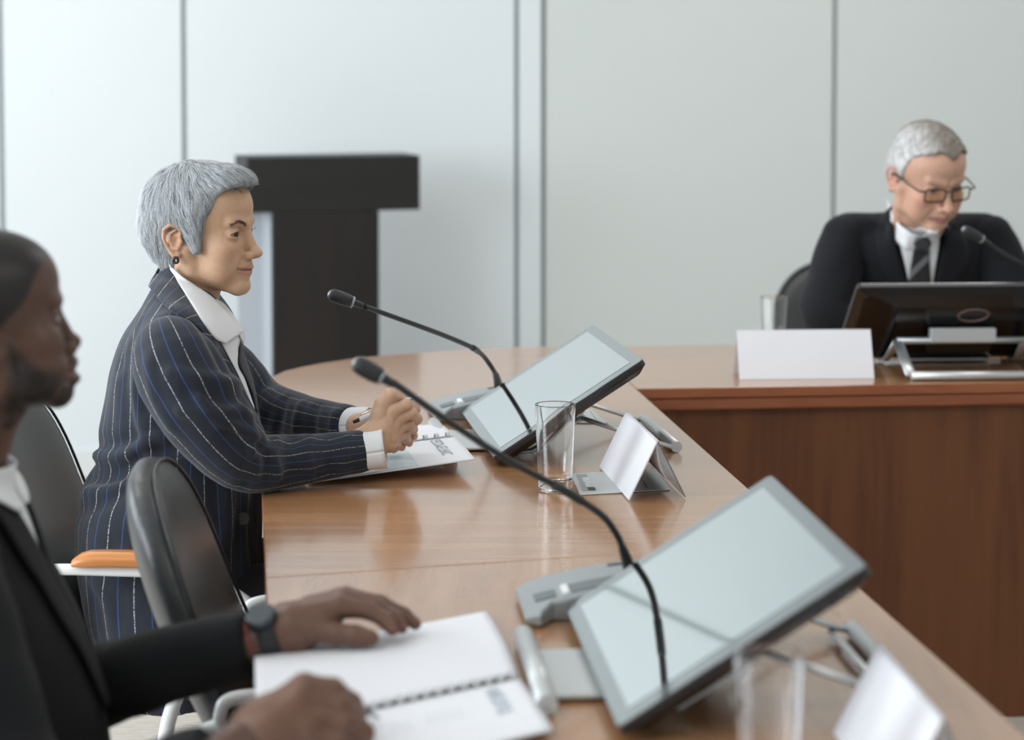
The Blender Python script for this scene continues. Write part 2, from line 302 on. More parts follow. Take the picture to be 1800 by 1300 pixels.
# ---------------------------------------------------------------- lectern
pl = W(478, 640, 532)[:2]; yaw = math.radians(17)
def lp(px, s=532): return W(px, 300, s)
L0 = lp(434, 550); x0 = L0[0]; lw = .571
t = thing('lectern', 'dark brown T-shaped lectern with pale grey side standing by the white wall', 'lectern', (x0, L0[1], 0), yaw)
zt, zb = W(416, 277, 550)[2], W(416, 375, 550)[2]
MB().box(0, lw, 0, .22, zb, zt).build('top_box', M['podium_top'], t, bev=.002)
MB().box(.082, lw-.139, .0-.004, .03, 0, zb-.001).build('front_panel', M['podium'], t, bev=.002)
MB().box(.082, lw-.139, .03, .21, 0.0, .06).build('foot_board', M['podium'], t, bev=.002)
MB().box(.082, .100, .031, .22, .061, zb-.001).box(.004, .082, .195, .22, 0, zb-.001).build('side_panel', M['podium_side'], t, bev=.001)
MB().box(lw-.157, lw-.139, .031, .21, .061, zb-.001).build('back_panel', M['podium'], t, bev=.002)
# ---------------------------------------------------------------- touch monitors
MW, MH, MA = 0.5143, 0.3115, 0.5635; MZ = .018
ca, sa = math.cos(MA), math.sin(MA)
TM = np.eye(4); TM[:3, 0] = (1, 0, 0); TM[:3, 1] = (0, ca, sa); TM[:3, 2] = (0, -sa, ca); TM[:3, 3] = (0, 0, MZ)   # monitor plane: x width, y up the screen, z out of the glass
def rrect(x0, x1, y0, y1, r, n=5):
    out = []
    for cx, cy, a0 in ((x1-r, y1-r, 0), (x0+r, y1-r, 90), (x0+r, y0+r, 180), (x1-r, y0+r, 270)):
        for k in range(n+1): a = math.radians(a0+90*k/n); out.append((cx+r*math.cos(a), cy+r*math.sin(a)))
    return out
def plate(mb, poly, z0, z1, T, i=0):
    n0 = len(mb.V); mb.prism(poly, z0, z1, i); V = np.array(mb.V[n0:]) @ T[:3, :3].T+T[:3, 3]; mb.V[n0:] = [tuple(v) for v in V]; return mb
def monitor(label, bc, phi, z=TOP+.0005, ma=MA):
    ca, sa = math.cos(ma), math.sin(ma); TM[:3, 1] = (0, ca, sa); TM[:3, 2] = (0, -sa, ca)
    t = thing('desktop_monitor', label, 'monitor', (bc[0], bc[1], z), phi-math.pi/2, 'black touch monitors on aluminium stands')
    w = MW/2
    mb = MB(); plate(mb, rrect(-w, w, 0, MH, .010), -.012, -.0012, TM)
    # back shell tapering towards a raised centre
    a = rrect(-w+.002, w-.002, .002, MH-.002, .010); b2 = rrect(-w+.02, w-.02, .014, MH-.014, .012); c2 = rrect(-w+.10, w-.10, .05, MH-.05, .02)
    n = len(a); V = [(x, y, -.0122) for x, y in a]+[(x, y, -.024) for x, y in b2]+[(x, y, -.036) for x, y in c2]
    V = np.array(V) @ TM[:3, :3].T+TM[:3, 3]; Fc = [tuple(range(n))]
    for k in range(2): Fc += [(k*n+j, (k+1)*n+j, (k+1)*n+(j+1) % n, k*n+(j+1) % n) for j in range(n)]
    Fc += [tuple(2*n+j for j in range(n-1, -1, -1))]
    h = mb.build('rim', M['black_plastic'], t, bev=.002)
    s = mk('back_shell', V, Fc, M['black_gloss'], t, False); bevel(s, .003, 3, .15)
    plate(MB(), rrect(-w+.0015, w-.0015, .0015, MH-.0015, .009), -.0011, 0, TM).build('bezel', M['bezel'], t)
    plate(MB(), rrect(-w+.034, w-.034, .020, MH-.020, .001), .0001, .0005, TM).build('screen', M['screen'], t)
    # ring mark on the back
    ring = MB(); cx, cy = -0.018, MH*.735
    pts = [(cx+.034*math.cos(q), cy+.026*math.sin(q), -.0362) for q in np.linspace(0, 2*math.pi, 49)]
    ring.tube(np.array(pts) @ TM[:3, :3].T+TM[:3, 3], .0022, 6, cap=False); r = ring.build('ring_mark', M['ring'], s, True)
    # stand
    st = MB(); ya, za, yr = .172, .066, .345
    A0 = lambda x, y, z_: np.array([x, y, z_])
    for sx in (-1, 1):
        ex, ax = sx*.152, sx*.146
        st.tube([A0(ax, ya, za), A0(ex*.99, (ya+yr)/2, za*.55), A0(ex, yr-.01, .010)], .0125, 10, flat=.32)
        st.tube([A0(ax, ya, za), A0(ax*1.03, ya-.062, .026), A0(ax*1.05, ya-.090, .010), A0(ax*1.06, ya-.150, .0065)], .0105, 10, flat=.4)
    st.tube([A0(-.155, yr, .0105), A0(.155, yr, .0105)], .0105, 14, flat=.95)
    st.tube([A0(-.148, ya, za), A0(.148, ya, za)], .0078, 12)
    st.tube([A0(-.148, yr-.028, .010), A0(.148, yr-.028, .010)], .006, 8, flat=.4)
    sf = st.build('stand_frame', M['alu'], t, True)
    MB().box(-.075, .075, ya-.006, ya+.020, za-.004, za+.030).build('neck_block', M['silver_plastic'], t, bev=.004)
    n_ = MB(); n_.box(-.072, .072, .115, .160, -.070, -.0365, T=TM); n_.build('mounting_plate', M['black_plastic'], t, bev=.003)
    MB().tube([(-.150, -.062, .0125), (.150, -.062, .0125)], .012, 18).build('foot_rod', M['white_metal'] if False else M['silver_plastic'], t, True)
    MB().box(-.098, .098, -.052, .055, .003, .0085).build('base_plate', M['silver_plastic'], t, bev=.002)
    MB().tube([(-.09, .05, .006), (-.085, .10, .02), (-.06, .12, .04)], .0022, 8).build('cable', M['alu'], t, True)
    return t
def bcen(C, phi): return (C[0]-math.sin(phi)*MW/2, C[1]+math.cos(phi)*MW/2)
ph1, ph2 = .1349, .0826; B1 = bcen((-.0324, 3.9037), ph1); B2 = bcen((.1089, 2.3259), ph2); B3 = (1.010, 5.30); ph3 = math.radians(-90+3)
m1 = monitor('black-edged touch monitor tilted towards the person in pinstripes, beside the middle glass', B1, ph1)
m2 = copy_tree(m1, (B2[0], B2[1], TOP+.0005), ph2-math.pi/2, 'large blurred touch monitor nearest the camera, leaning over the near booklet')
m3 = monitor('monitor seen from its glossy black back in front of the person in glasses', B3, ph3, ma=.645)
# ---------------------------------------------------------------- gooseneck microphones
def loc(P, bc, rz):
    c, s = math.cos(-rz), math.sin(-rz); d = np.asarray(P, float)-[bc[0], bc[1], TOP+.0005]; return np.array([c*d[0]-s*d[1], s*d[0]+c*d[1], d[2]])
def microphone(label, bc, phi, pxs, s0, s1_, headpx):
    rz = phi-math.pi/2; t = thing('gooseneck_microphone', label, 'microphone', (bc[0], bc[1], TOP+.0005), rz, 'conference microphones with long bent necks')
    w = MW/2; x0 = -w-.150; x1 = -w-.006
    N = 14; top = []; V = []; Fc = []
    ysl = np.linspace(-.052, .195, N)
    def prof(y): u = (y+.052)/.247; return .016+.030*math.sin(min(1, u*1.15)*math.pi*.62)
    mb = MB()
    for k, y in enumerate(ysl):
        xr = x1+.040 if y < -.016 else x1; ins = .02 if k in (0, N-1) else 0
        lift = .006*(1-min(1, (y+.052)/.05))
        zt_ = prof(y); V += [(x0+ins, y, lift), (xr-ins*.3, y, lift), (xr-ins*.3, y, zt_-.004), (xr-.006-ins*.3, y, zt_), (x0+ins+.012, y, zt_), (x0+ins, y, zt_-.008)]
    for k in range(N-1):
        for j in range(6): Fc.append((k*6+j, k*6+(j+1) % 6, (k+1)*6+(j+1) % 6, (k+1)*6+j))
    Fc += [tuple(range(5, -1, -1)), tuple((N-1)*6+j for j in range(6))]
    body = mk('console', V, Fc, M['console'], t, False); bevel(body, .003, 2, .5)
    def lidbox(xa, xb, ya, yb, m, nm, h=.0012, par=None):
        VV = []; 
        for y in np.linspace(ya, yb, 6):
            for x, dz in ((xa, -.002), (xb, -.002), (xb, h), (xa, h)): VV.append((x, y, prof(y)+dz))
        FF = [(k*4+j, k*4+(j+1) % 4, (k+1)*4+(j+1) % 4, (k+1)*4+j) for k in range(5) for j in range(4)]+[(3, 2, 1, 0), (20, 21, 22, 23)]
        return mk(nm, VV, FF, m, t, False)
    lidbox(x1-.055, x1-.012, .012, .15, M['console_dark'], 'control_strip')
    lidbox(x1-.055, x1-.012, -.0, .008, M['white_metal'], 'indicator_bar', .003)
    lidbox(x1-.050, x1-.015, -.035, -.008, M['console_dark'], 'button', .0015)
    lidbox(x0+.02, x0+.032, .07, .10, M['black_plastic'], 'slot', .0008)
    P = [loc(W(px, py, s0+(s1_-s0)*k/(len(pxs)-1)), bc, rz) for k, (px, py) in enumerate(pxs)]
    # let the foot of the neck reach into the console
    C = catmull(P, 60); r = np.full(60, .0046); r[:9] = np.linspace(.0090, .0060, 9)
    foot = C[0].copy(); foot[2] = min(foot[2], .03)
    nk = MB().tube(C, r, 12); nk.tube([foot, C[0]+[0, 0, .002]], .009, 12); nk.build('gooseneck', M['mic_black'], t, True)
    # sleeve at the bend
    q = C[26:33]; MB().tube(q, .0058, 12).build('bend_collar', M['mic_black'], t, True)
    ha, hb = loc(W(*headpx[0], s1_), bc, rz), loc(W(*headpx[1], s1_+4), bc, rz)
    d = hb-ha; Lh = np.linalg.norm(d); u = d/Lh
    prof_h = [(0, .0042), (.10, .0058), (.30, .0065), (.36, .0105), (.5, .0118), (.75, .0120), (.88, .0112), (.96, .0080), (1.0, .0015)]
    pts = [ha+d*a for a, _ in prof_h]
    MB().tube(pts, [b for _, b in prof_h], 20).build('microphone_head', M['mic_mesh'], t, True)
    MB().tube([ha+d*.30, ha+d*.36], .0104, 20).build('ring', M['mic_grey'], t, True)
    MB().tube([ha+d*.965, ha+d*1.004], [.0078, .003], 16).build('tip', M['mic_grey'], t, True)
    return t
microphone('slim black gooseneck microphone pointing at the person in pinstripes, rising behind the middle monitor', B1, ph1,
    [(876, 676), (872, 660), (866, 648), (852, 628), (840, 617), (827, 609), (785, 591), (740, 574), (690, 556), (640, 538)], 872, 985, ((640, 538), (577, 515.5)))
microphone('thick blurred gooseneck microphone crossing the picture over the near monitor', B2, ph2,
    [(1107, 1000), (1097, 970), (1085, 941), (1062, 909), (1022, 880), (965, 847), (905, 815), (850, 781), (765, 724), (690, 671)], 1350, 1400, ((694, 676), (621, 635)))
microphone('microphone in front of the chest of the person in glasses', B3, ph3,
    [(1925, 590), (1922, 570), (1912, 545), (1890, 516), (1850, 490), (1800, 465), (1765, 446), (1737, 428)], 748, 760, ((1741, 429), (1692, 401)))
# ---------------------------------------------------------------- drinking glasses
def glass(label, x, y, r=.0335, h=.143):
    mb = MB(); prof0 = [(0, 0), (r-.0085, 0), (r-.006, .002), (r-.0055, .01), (r, h-.001), (r-.0006, h), (r-.0016, h-.001), (r-.0072, .022), (r-.010, .018), (0, .017)]
    prof = [prof0[0]]
    for p, q in zip(prof0[:-1], prof0[1:]):
        L = math.hypot(q[0]-p[0], q[1]-p[1])
        if L > .004:
            for k in (.0006/L, .5, 1-.0006/L): prof.append((p[0]+(q[0]-p[0])*k, p[1]+(q[1]-p[1])*k))
        prof.append(q)
    o = mb.lathe(prof, 64).build('water_glass', M['glass'], None, True, weld=True); o.location = (x, y, TOP+.0006); return tag(o, label, 'glass', 'clear straight drinking glasses')
g0 = G(976, 862, TOP); glass('clear drinking glass in sharp focus between the middle monitor and the white name card', g0[0], g0[1])
glass('blurred clear drinking glass at the bottom edge beside the nearest name card', .246, 2.150)
g1 = G(1361, 628, TOP); glass('small clear glass behind the far name card, left of the person in glasses', g1[0], g1[1])
# ---------------------------------------------------------------- name cards in clear holders
def tent(label, a0, a1, hgt, wid, side, name='name_card', curl=True):
    """a0,a1 : near and far foot of the left face; side : unit vector to the other foot."""
    a0 = np.array([*a0, 0.0]); a1 = np.array([*a1, 0.0]); side = np.array([*side, 0.0]); up = np.array([0, 0, 1.0]); b = a0.copy()
    t = thing(name, label, 'name card', (a0[0], a0[1], TOP+(.0029 if curl else .0005)), 0, 'folded white name cards')
    pk0, pk1 = a0+side*wid/2+up*hgt, a1+side*wid/2+up*hgt; th = .0022; nrm = np.cross(a1-a0, pk0-a0); nrm /= np.linalg.norm(nrm); nrm = nrm if nrm @ side < 0 else -nrm
    def quad_slab(p, q, r, s, n, th_, nm, m, par):
        V = [p, q, r, s, p-n*th_, q-n*th_, r-n*th_, s-n*th_]
        return mk(nm, np.array(V)-b, [(0, 1, 2, 3), (7, 6, 5, 4), (0, 4, 5, 1), (1, 5, 6, 2), (2, 6, 7, 3), (3, 7, 4, 0)], m, par, False)
    c0, c1 = a0+side*wid, a1+side*wid; n2 = np.cross(c1-c0, pk0-c0); n2 /= np.linalg.norm(n2); n2 = n2 if n2 @ side > 0 else -n2
    if curl:
        quad_slab(a0, a1, pk1, pk0, nrm, th, 'holder_face', M['card'], t)
        quad_slab(c0, c1, pk1, pk0, n2, th*.8, 'holder_back', M['acrylic'], t)
        V = []; nn = 14
        for k in range(nn):
            u = k/(nn-1); c = pk0*(1-u)+c0*u-n2*(.004+.012*math.sin(u*math.pi)**1.2); e = pk1*(1-u)+c1*u-n2*(.004+.008*math.sin(u*math.pi)); V += [c-b, e-b]
        o = mk('paper_insert', V[:2*(nn-2)], [(2*k, 2*k+1, 2*k+3, 2*k+2) for k in range(nn-3)], M['paper'], t); o.modifiers.new('t', 'SOLIDIFY').thickness = .0004
    else:
        quad_slab(a0, a1, pk1, pk0, nrm, .0012, 'card_face', M['card'], t); quad_slab(c0, c1, pk1, pk0, n2, .0012, 'card_back', M['card'], t)
    return t
c1a, c1b = np.array(P2(1104.7, 881)), np.array(P2(1053.5, 822)); sdc = np.array(P2(1205.6, 875.8))-c1a; wc = np.linalg.norm(sdc)
tent('white tented name card in a clear holder beside the middle drinking glass', c1a, c1b, .095, wc, sdc/wc)
pkf, pkn = G(1545, 1135, TOP+.095)[:2], G(1657, 1266, TOP+.095)[:2]; dpk = (pkn-pkf)/np.linalg.norm(pkn-pkf); sp = np.array([-dpk[1], dpk[0]]); sp = sp if sp[0] > 0 else -sp
tent('blurred white tented name card at the lower right corner', pkn-sp*wc/2, pkf-sp*wc/2, .095, wc, sp)
c3a, c3b = np.array(P2(1300, 667)), np.array(P2(1537, 665)); d3 = (c3b-c3a)/np.linalg.norm(c3b-c3a)
tent('wide blank white name card facing the camera in front of the far glass', c3a, c3b, .1035, .09, np.array([-d3[1], d3[0]]), curl=False)
# ---------------------------------------------------------------- cable ports set in the table
def port(label, poly):
    b = np.mean(poly, 0); t = thing('table_cable_port', label, 'cable port', (b[0], b[1], TOP+.0004), 0, 'grey cable ports in the tabletop')
    P = [np.array(p)-b for p in poly]; MB().prism([tuple(p) for p in P], 0, .0022).build('cover_plate', M['silver_plastic'], t, bev=.0008)
    u = (P[1]-P[0]); v = (P[3]-P[0])
    q = lambda a, c: tuple(P[0]+u*a+v*c)
    MB().prism([q(.05, .12), q(.17, .12), q(.17, .9), q(.05, .9)], .0023, .0030).build('socket_recess', M['console'], t)
    for k in range(5): MB().prism([q(.10, .30+k*.09), q(.17, .30+k*.09), q(.17, .33+k*.09), q(.10, .33+k*.09)], .0031, .0042).build('contact', M['white_metal'], t)
    MB().prism([q(.11, .13), q(.19, .13), q(.19, .24), q(.11, .24)], .0031, .0040).build('socket_plug', M['black_plastic'], t)
    MB().prism([q(.755, .15), q(.765, .15), q(.765, .9), q(.755, .9)], .0023, .0027).build('lid_gap', M['black_plastic'], t)
    return t
port('flat grey cable port plate under the white name card, beside the middle glass', [P2(1019, 871), P2(1178, 862), P2(1152, 826), P2(1003, 834)])
port('flat pale grey cable port plate behind the middle monitor', [P2(1000, 744), P2(1069, 745), P2(1040, 721), P2(985, 722)])
# ================================================================ implicit surfaces for figures and clothes
def surface_nets(fn, lo, hi, h, k=4):
    lo = np.array(lo, float); hi = np.array(hi, float); nb = np.ceil((hi-lo)/(h*k)).astype(int); n = nb*k+1
    ax = [lo[i]+h*np.arange(n[i]) for i in range(3)]
    cg = np.stack(np.meshgrid(*[a[::k] for a in ax], indexing='ij'), -1); Fc = fn(cg.reshape(-1, 3)).reshape(cg.shape[:3])
    mn = np.full(nb, 1e9)
    for i in (0, 1):
        for j in (0, 1):
            for l in (0, 1): mn = np.minimum(mn, np.abs(Fc[i:nb[0]+i, j:nb[1]+j, l:nb[2]+l]))
    act = mn < 1.35*k*h
    pm = np.zeros(n, bool); a3 = act.repeat(k, 0).repeat(k, 1).repeat(k, 2)
    for i in (0, 1):
        for j in (0, 1):
            for l in (0, 1): pm[i:n[0]-1+i, j:n[1]-1+j, l:n[2]-1+l] |= a3
    near = np.where(Fc[:-1, :-1, :-1] < 0, -1.0, 1.0).repeat(k, 0).repeat(k, 1).repeat(k, 2)
    Fv = np.ones(n, np.float32); Fv[:-1, :-1, :-1] = near
    I = np.argwhere(pm); P = lo+h*I; out = np.empty(len(P), np.float32)
    for s in range(0, len(P), 400000): out[s:s+400000] = fn(P[s:s+400000])
    Fv[I[:, 0], I[:, 1], I[:, 2]] = out
    ins = Fv < 0; cnt = np.zeros(n-1, np.int8)
    C8 = [(i, j, l) for i in (0, 1) for j in (0, 1) for l in (0, 1)]
    for i, j, l in C8: cnt += ins[i:n[0]-1+i, j:n[1]-1+j, l:n[2]-1+l]
    cells = np.argwhere((cnt > 0) & (cnt < 8)); idx = np.full(n-1, -1, np.int64); idx[cells[:, 0], cells[:, 1], cells[:, 2]] = np.arange(len(cells))
    vals = {c: Fv[cells[:, 0]+c[0], cells[:, 1]+c[1], cells[:, 2]+c[2]].astype(float) for c in C8}
    acc = np.zeros((len(cells), 3)); w = np.zeros(len(cells))
    for a in range(3):
        for c in C8:
            if c[a]: continue
            d = list(c); d[a] = 1; d = tuple(d); va, vb = vals[c], vals[d]; m = (va < 0) != (vb < 0)
            t = np.where(m, va/np.where(m, va-vb, 1), 0); p = np.tile(np.array(c, float), (len(cells), 1)); p[:, a] = t
            acc[m] += p[m]; w[m] += 1
    V = lo+h*(cells+acc/w[:, None]); Q = []
    for a in range(3):
        b, c = (a+1) % 3, (a+2) % 3; s0 = [slice(None)]*3; s1 = [slice(None)]*3; s0[a] = slice(0, n[a]-1); s1[a] = slice(1, n[a])
        e = ins[tuple(s0)] != ins[tuple(s1)]; E = np.argwhere(e); E = E[(E[:, b] > 0) & (E[:, c] > 0) & (E[:, b] < n[b]-1) & (E[:, c] < n[c]-1)]
        fl = ins[E[:, 0], E[:, 1], E[:, 2]]; q = []
        for db, dc in ((-1, -1), (0, -1), (0, 0), (-1, 0)):
            T = E.copy(); T[:, b] += db; T[:, c] += dc; q.append(idx[T[:, 0], T[:, 1], T[:, 2]])
        q = np.stack(q, 1); q[~fl] = q[~fl][:, ::-1]; Q.append(q)
    Q = np.concatenate(Q); Q = Q[(Q >= 0).all(1)]
    return V, Q
def A(*p): return np.array(p, float)
def cone(P, a, b, ra, rb):
    a = np.asarray(a, float); b = np.asarray(b, float); d = b-a; t = np.clip((P-a) @ d/(d @ d+1e-12), 0, 1)
    return np.linalg.norm(P-a-t[:, None]*d, axis=1)-(ra+(rb-ra)*t)
def chain(P, pts, rs, k=0.0):
    out = None
    for i in range(len(pts)-1):
        d = cone(P, pts[i], pts[i+1], rs[i], rs[i+1]); out = d if out is None else (smin(out, d, k) if k else np.minimum(out, d))
    return out
def ell(P, c, r, R=None):
    q = P-np.asarray(c, float)
    if R is not None: q = q @ R
    r = np.asarray(r, float); k0 = np.linalg.norm(q/r, axis=1); k1 = np.linalg.norm(q/(r*r), axis=1); return k0*(k0-1)/(k1+1e-9)
def smin(a, b, k): h = np.clip(0.5+0.5*(b-a)/k, 0, 1); return b*(1-h)+a*h-k*h*(1-h)
def smax(a, b, k): return -smin(-a, -b, k)
def ridge(P, pts, amp, w):
    d = chain(P, pts, [0]*len(pts)); return -amp*np.exp(-(d/w)**2)
def rot(yaw=0, pitch=0, roll=0):
    y, p, r = map(math.radians, (yaw, pitch, roll)); return np.array(Matrix.Rotation(y, 3, 'Z') @ Matrix.Rotation(-p, 3, 'Y') @ Matrix.Rotation(r, 3, 'X'))
def fbm(P, f, seed=0):
    o = 0
    for i, (a, b, c) in enumerate(((1, .7, .4), (-.6, 1.1, .8), (.5, -.9, 1.3), (1.2, .6, -1.0))):
        o = o+np.sin((P[:, 0]*a+P[:, 1]*b+P[:, 2]*c)*f*(1+.33*i)+seed+i*1.7)
    return o/4
def column(P, zs, cx, cy, rx, ry, yaw=0.0, n=2.3):
    o = np.argsort(zs); zs = np.array(zs, float)[o]; g_ = np.linspace(zs[0], zs[-1], 120)
    def sm(a):
        a = np.interp(g_, zs, np.broadcast_to(np.asarray(a, float), zs.shape)[o] if np.ndim(a) else np.full(len(zs), a)); kk = np.ones(5)/5; return np.convolve(np.pad(a, 2, 'edge'), kk, 'valid')
    f = lambda a: np.interp(P[:, 2], g_, sm(a)); X, Y, RX, RY_ = f(cx), f(cy), f(rx), f(ry)
    dx, dy = P[:, 0]-X, P[:, 1]-Y; c, s = math.cos(yaw), math.sin(yaw); u, v = dx*c+dy*s, -dx*s+dy*c
    d = ((np.abs(u/RX)**n+np.abs(v/RY_)**n+1e-12)**(1/n)-1)*np.minimum(RX, RY_)
    return np.maximum(d, np.maximum(P[:, 2]-zs[-1], zs[0]-P[:, 2]))
def grad(fn, P, e=0.0006):
    return np.stack([(fn(P+d)-fn(P-d)) for d in np.eye(3)*e], 1)/(2*e)
def drape(fn, grid, lift, s_def):
    """project pixel-plotted seams on the real cloth surface under them; grid rows x cols of (px,py)."""
    g_ = np.array(grid, float); sh = g_.shape[:2]; out = []
    R = np.array([ray(*p) for p in g_.reshape(-1, 2)]); L = np.linalg.norm(R, axis=1, keepdims=True); U = R/L
    sd = np.broadcast_to(np.asarray(s_def, float), sh).reshape(-1)
    t = (F/(sd*1.12))*L[:, 0]; tb = t.copy(); best = np.full(len(t), 1e9)
    for _ in range(70):
        d = fn(CAMP+U*t[:, None]); b = d < best; best[b] = d[b]; tb[b] = t[b]; t = t+np.maximum(d-lift, 0)*.8
    t = np.where(best < lift+.012, np.where(best > lift+.001, tb, t), (F/sd)*L[:, 0])
    return (CAMP+U*t[:, None]).reshape(*sh, 3)
def px_rows(rows, nu, nv):
    """rows: list of polylines (px,py) of equal meaning; resample each to nu points and blend to nv rows"""
    R = [catmull(r, nu) for r in rows]; S = np.array(R); out = np.stack([catmull(S[:, i], nv) if len(rows) > 2 else np.linspace(S[0, i], S[1, i], nv) for i in range(nu)], 1)
    return out
def sheet(name, G3, m, parent, base, thick=.0022, attrs=None, off_=0.0):
    nv, nu = G3.shape[:2]; Fq = np.array([(j*nu+i, j*nu+i+1, (j+1)*nu+i+1, (j+1)*nu+i) for j in range(nv-1) for i in range(nu-1)])
    o = mk(name, G3.reshape(-1, 3), Fq, m, parent, True, attrs, base); s = o.modifiers.new('thickness', 'SOLIDIFY'); s.thickness = thick; s.offset = off_; return o
def axis_stripe(P, axis, ref, rad, n=60):
    C = catmull(axis, n); T = np.gradient(C, axis=0); T /= np.linalg.norm(T, axis=1)[:, None]
    ref = np.asarray(ref, float); out = np.empty(len(P))
    for s in range(0, len(P), 60000):
        Q = P[s:s+60000]; D = np.linalg.norm(Q[:, None]-C[None], axis=2); w = np.exp(-((D-D.min(1)[:, None])/.02)); w /= w.sum(1)[:, None]
        c = w @ C; t = w @ T; t /= np.linalg.norm(t, axis=1)[:, None]; b1 = ref-(t @ ref)[:, None]*t; b1 /= np.linalg.norm(b1, axis=1)[:, None]; b2 = np.cross(t, b1)
        d = Q-c; out[s:s+60000] = np.arctan2((d*b2).sum(1), (d*b1).sum(1))*rad
    return out
# ---------------------------------------------------------------- heads (local frame in mm: x ahead, y to its left, z up, origin between the ears at eye height)
def head_fn(pr):
    g_ = lambda k, d: pr.get(k, d)
    mz, nz = g_('mz', 0), g_('nz', 0)
    jw, lip, nose, chin, cheek = g_('jaw', 0), g_('lip', 0), g_('nose', 0), g_('chin', 0), g_('cheek', 0)
    def f(Q):
        S = Q.copy(); S[:, 1] = np.abs(S[:, 1])
        d = ell(Q, (6, 0, 34), (91, 74, 79)); d = smin(d, ell(Q, (46, 0, 44), (57, 60, 52)), 14)
        d = smin(d, ell(Q, (48, 0, -22), (50, 57, 72)), 16)
        d = smin(d, cone(S, (8, 50+jw, -30), (16, 47+jw, -64), 22, 16), 14)
        d = smin(d, cone(S, (16, 46+jw, -66), (84, 12, -92), 16, 13), 16)
        d = smin(d, ell(Q, (86, 0, -90+chin*.3), (16+chin*.3, 22, 17)), 10)
        d = smin(d, ell(Q, (76, 0, -58), (30, 29, 30)), 12)
        d = smin(d, ell(S, (66, 44, -27), (25, 18, 20)), 18)
        d = smin(d, ell(S, (62, 36+cheek*.3, -56), (26, 22+cheek, 30)), 16)
        d = smin(d, cone(S, (97, 9, 16), (85, 40, 20), 7.5, 7), 12)                          # brow
        d = smax(d, -ell(S, (107, 33, -1), (20, 17, 11)), 12)                               # socket
        d = smin(d, ell(S, (81, 31.5, -1), (14.8, 15.0, 13.6)), 3.5)                         # lids
        op = np.maximum(ell(S, (94, 31.5, -1.2), (15, 13.5, 9.5)), np.maximum(S[:, 2]-(g_('lid', 3.0)-np.abs(S[:, 1]-31)**2*.016), (-g_('lidl', 5.0)+np.abs(S[:, 1]-31)**2*.010)-S[:, 2]))
        d = smax(d, -op, 1.2)
        d = d+1.3*np.exp(-(chain(S, [(97, 20, 6.5), (97, 32, 9), (89, 44, 5)], [0]*3)/1.6)**2)   # lid crease
        d = d+0.9*np.exp(-(chain(S, [(95, 22, -12), (94, 34, -14.5), (86, 45, -10)], [0]*3)/2.6)**2)
        d = smin(d, cone(Q, (94, 0, 8), (112+nose, 0, -33+nz), 7.0, 8.0), 9)
        d = smin(d, ell(Q, (115.0+nose, 0, -36.5+nz), (11, 10.5, 9.0)), 5)
        d = smin(d, ell(S, (104.5+nose*.5, 12+g_('ala', 0), -41+nz), (10.5, 7.2, 7.4)), 4.5)
        d = smin(d, cone(Q, (100, 0, -48), (104, 0, -60), 6, 6), 6)
        d = smax(d, -ell(S, (109+nose*.6, 7, -48.5+nz), (6.5, 3.4, 4)), 2.5)
        d = d+1.1*np.exp(-(chain(S, [(108, 20.0, -34), (98, 20.5, -42), (95, 17, -49)], [0]*3)/2.2)**2)
        L = lip
        d = smin(d, chain(S, [(103+L, 0, -63.5+mz), (101+L*.8, 10, -63.5+mz), (90, 25, -67.5+mz)], [5.2+L*.4, 4.6+L*.3, 2.2]), 3.5)
        d = smin(d, chain(S, [(101+L, 0, -74-L*.5+mz), (98+L*.8, 11, -74-L*.5+mz), (89, 23, -69.5+mz)], [5.8+L*.4, 5.0+L*.3, 2.2]), 3.5)
        d = d+3.0*np.exp(-(chain(S, [(109+L, 0, -68.6+mz), (104+L, 10, -68.4+mz), (91, 26, -68.2+mz+g_('smile', 0))], [0]*3)/1.7)**2)
        d = d+1.6*np.exp(-(chain(S, [(99, 0, -83), (94, 14, -82)], [0]*2)/4)**2)
        fo = g_('fold', 1.0)
        d = d+fo*1.6*np.exp(-(chain(S, [(101, 17, -39), (96, 26, -51), (88, 33, -66), (84, 34, -76)], [0]*4)/2.6)**2)
        d = d-fo*0.8*np.exp(-(chain(S, [(95, 30, -44), (88, 37, -60)], [0]*2)/6)**2)
        # ear
        e = ell(S, (-5, 71, -14), (15, 5.5, 25))
        hx = [(5, 72, -9), (9, 75, 4), (3, 78, 13), (-8, 82, 15), (-18, 84, 7), (-19, 83, -8), (-13, 79, -23), (-4, 75, -36), (4, 73, -36)]
        e = smin(e, chain(S, hx, [2.4, 2.8, 3.0, 3.2, 3.2, 2.9, 3.0, 4.6, 4.2]), 3.0)
        e = smin(e, chain(S, [(0, 78, 6), (-9, 79, 0), (-10, 77, -14), (-4, 76, -25), (4, 75, -25)], [2.2, 2.4, 2.4, 2.4, 2.8]), 2.4)
        e = smax(e, -ell(S, (1, 79, -12), (6.5, 7, 9)), 2.0)
        e = smin(e, ell(S, (8.5, 73.5, -13), (4, 4, 5.5)), 2.5)
        d = smin(d, e, 3.0)
        nb = np.array(g_('neck_to', (-22, 0, -190)), float); nr = g_('neck_r', 52)
        d = smin(d, cone(Q, (4, 0, -52), nb, nr-2, nr+5), 14)
        d = smin(d, cone(S, (2, 46, -58), (nb[0]+42, 14, nb[2]+20), 11, 9), 12)             # neck muscle
        return d
    return f
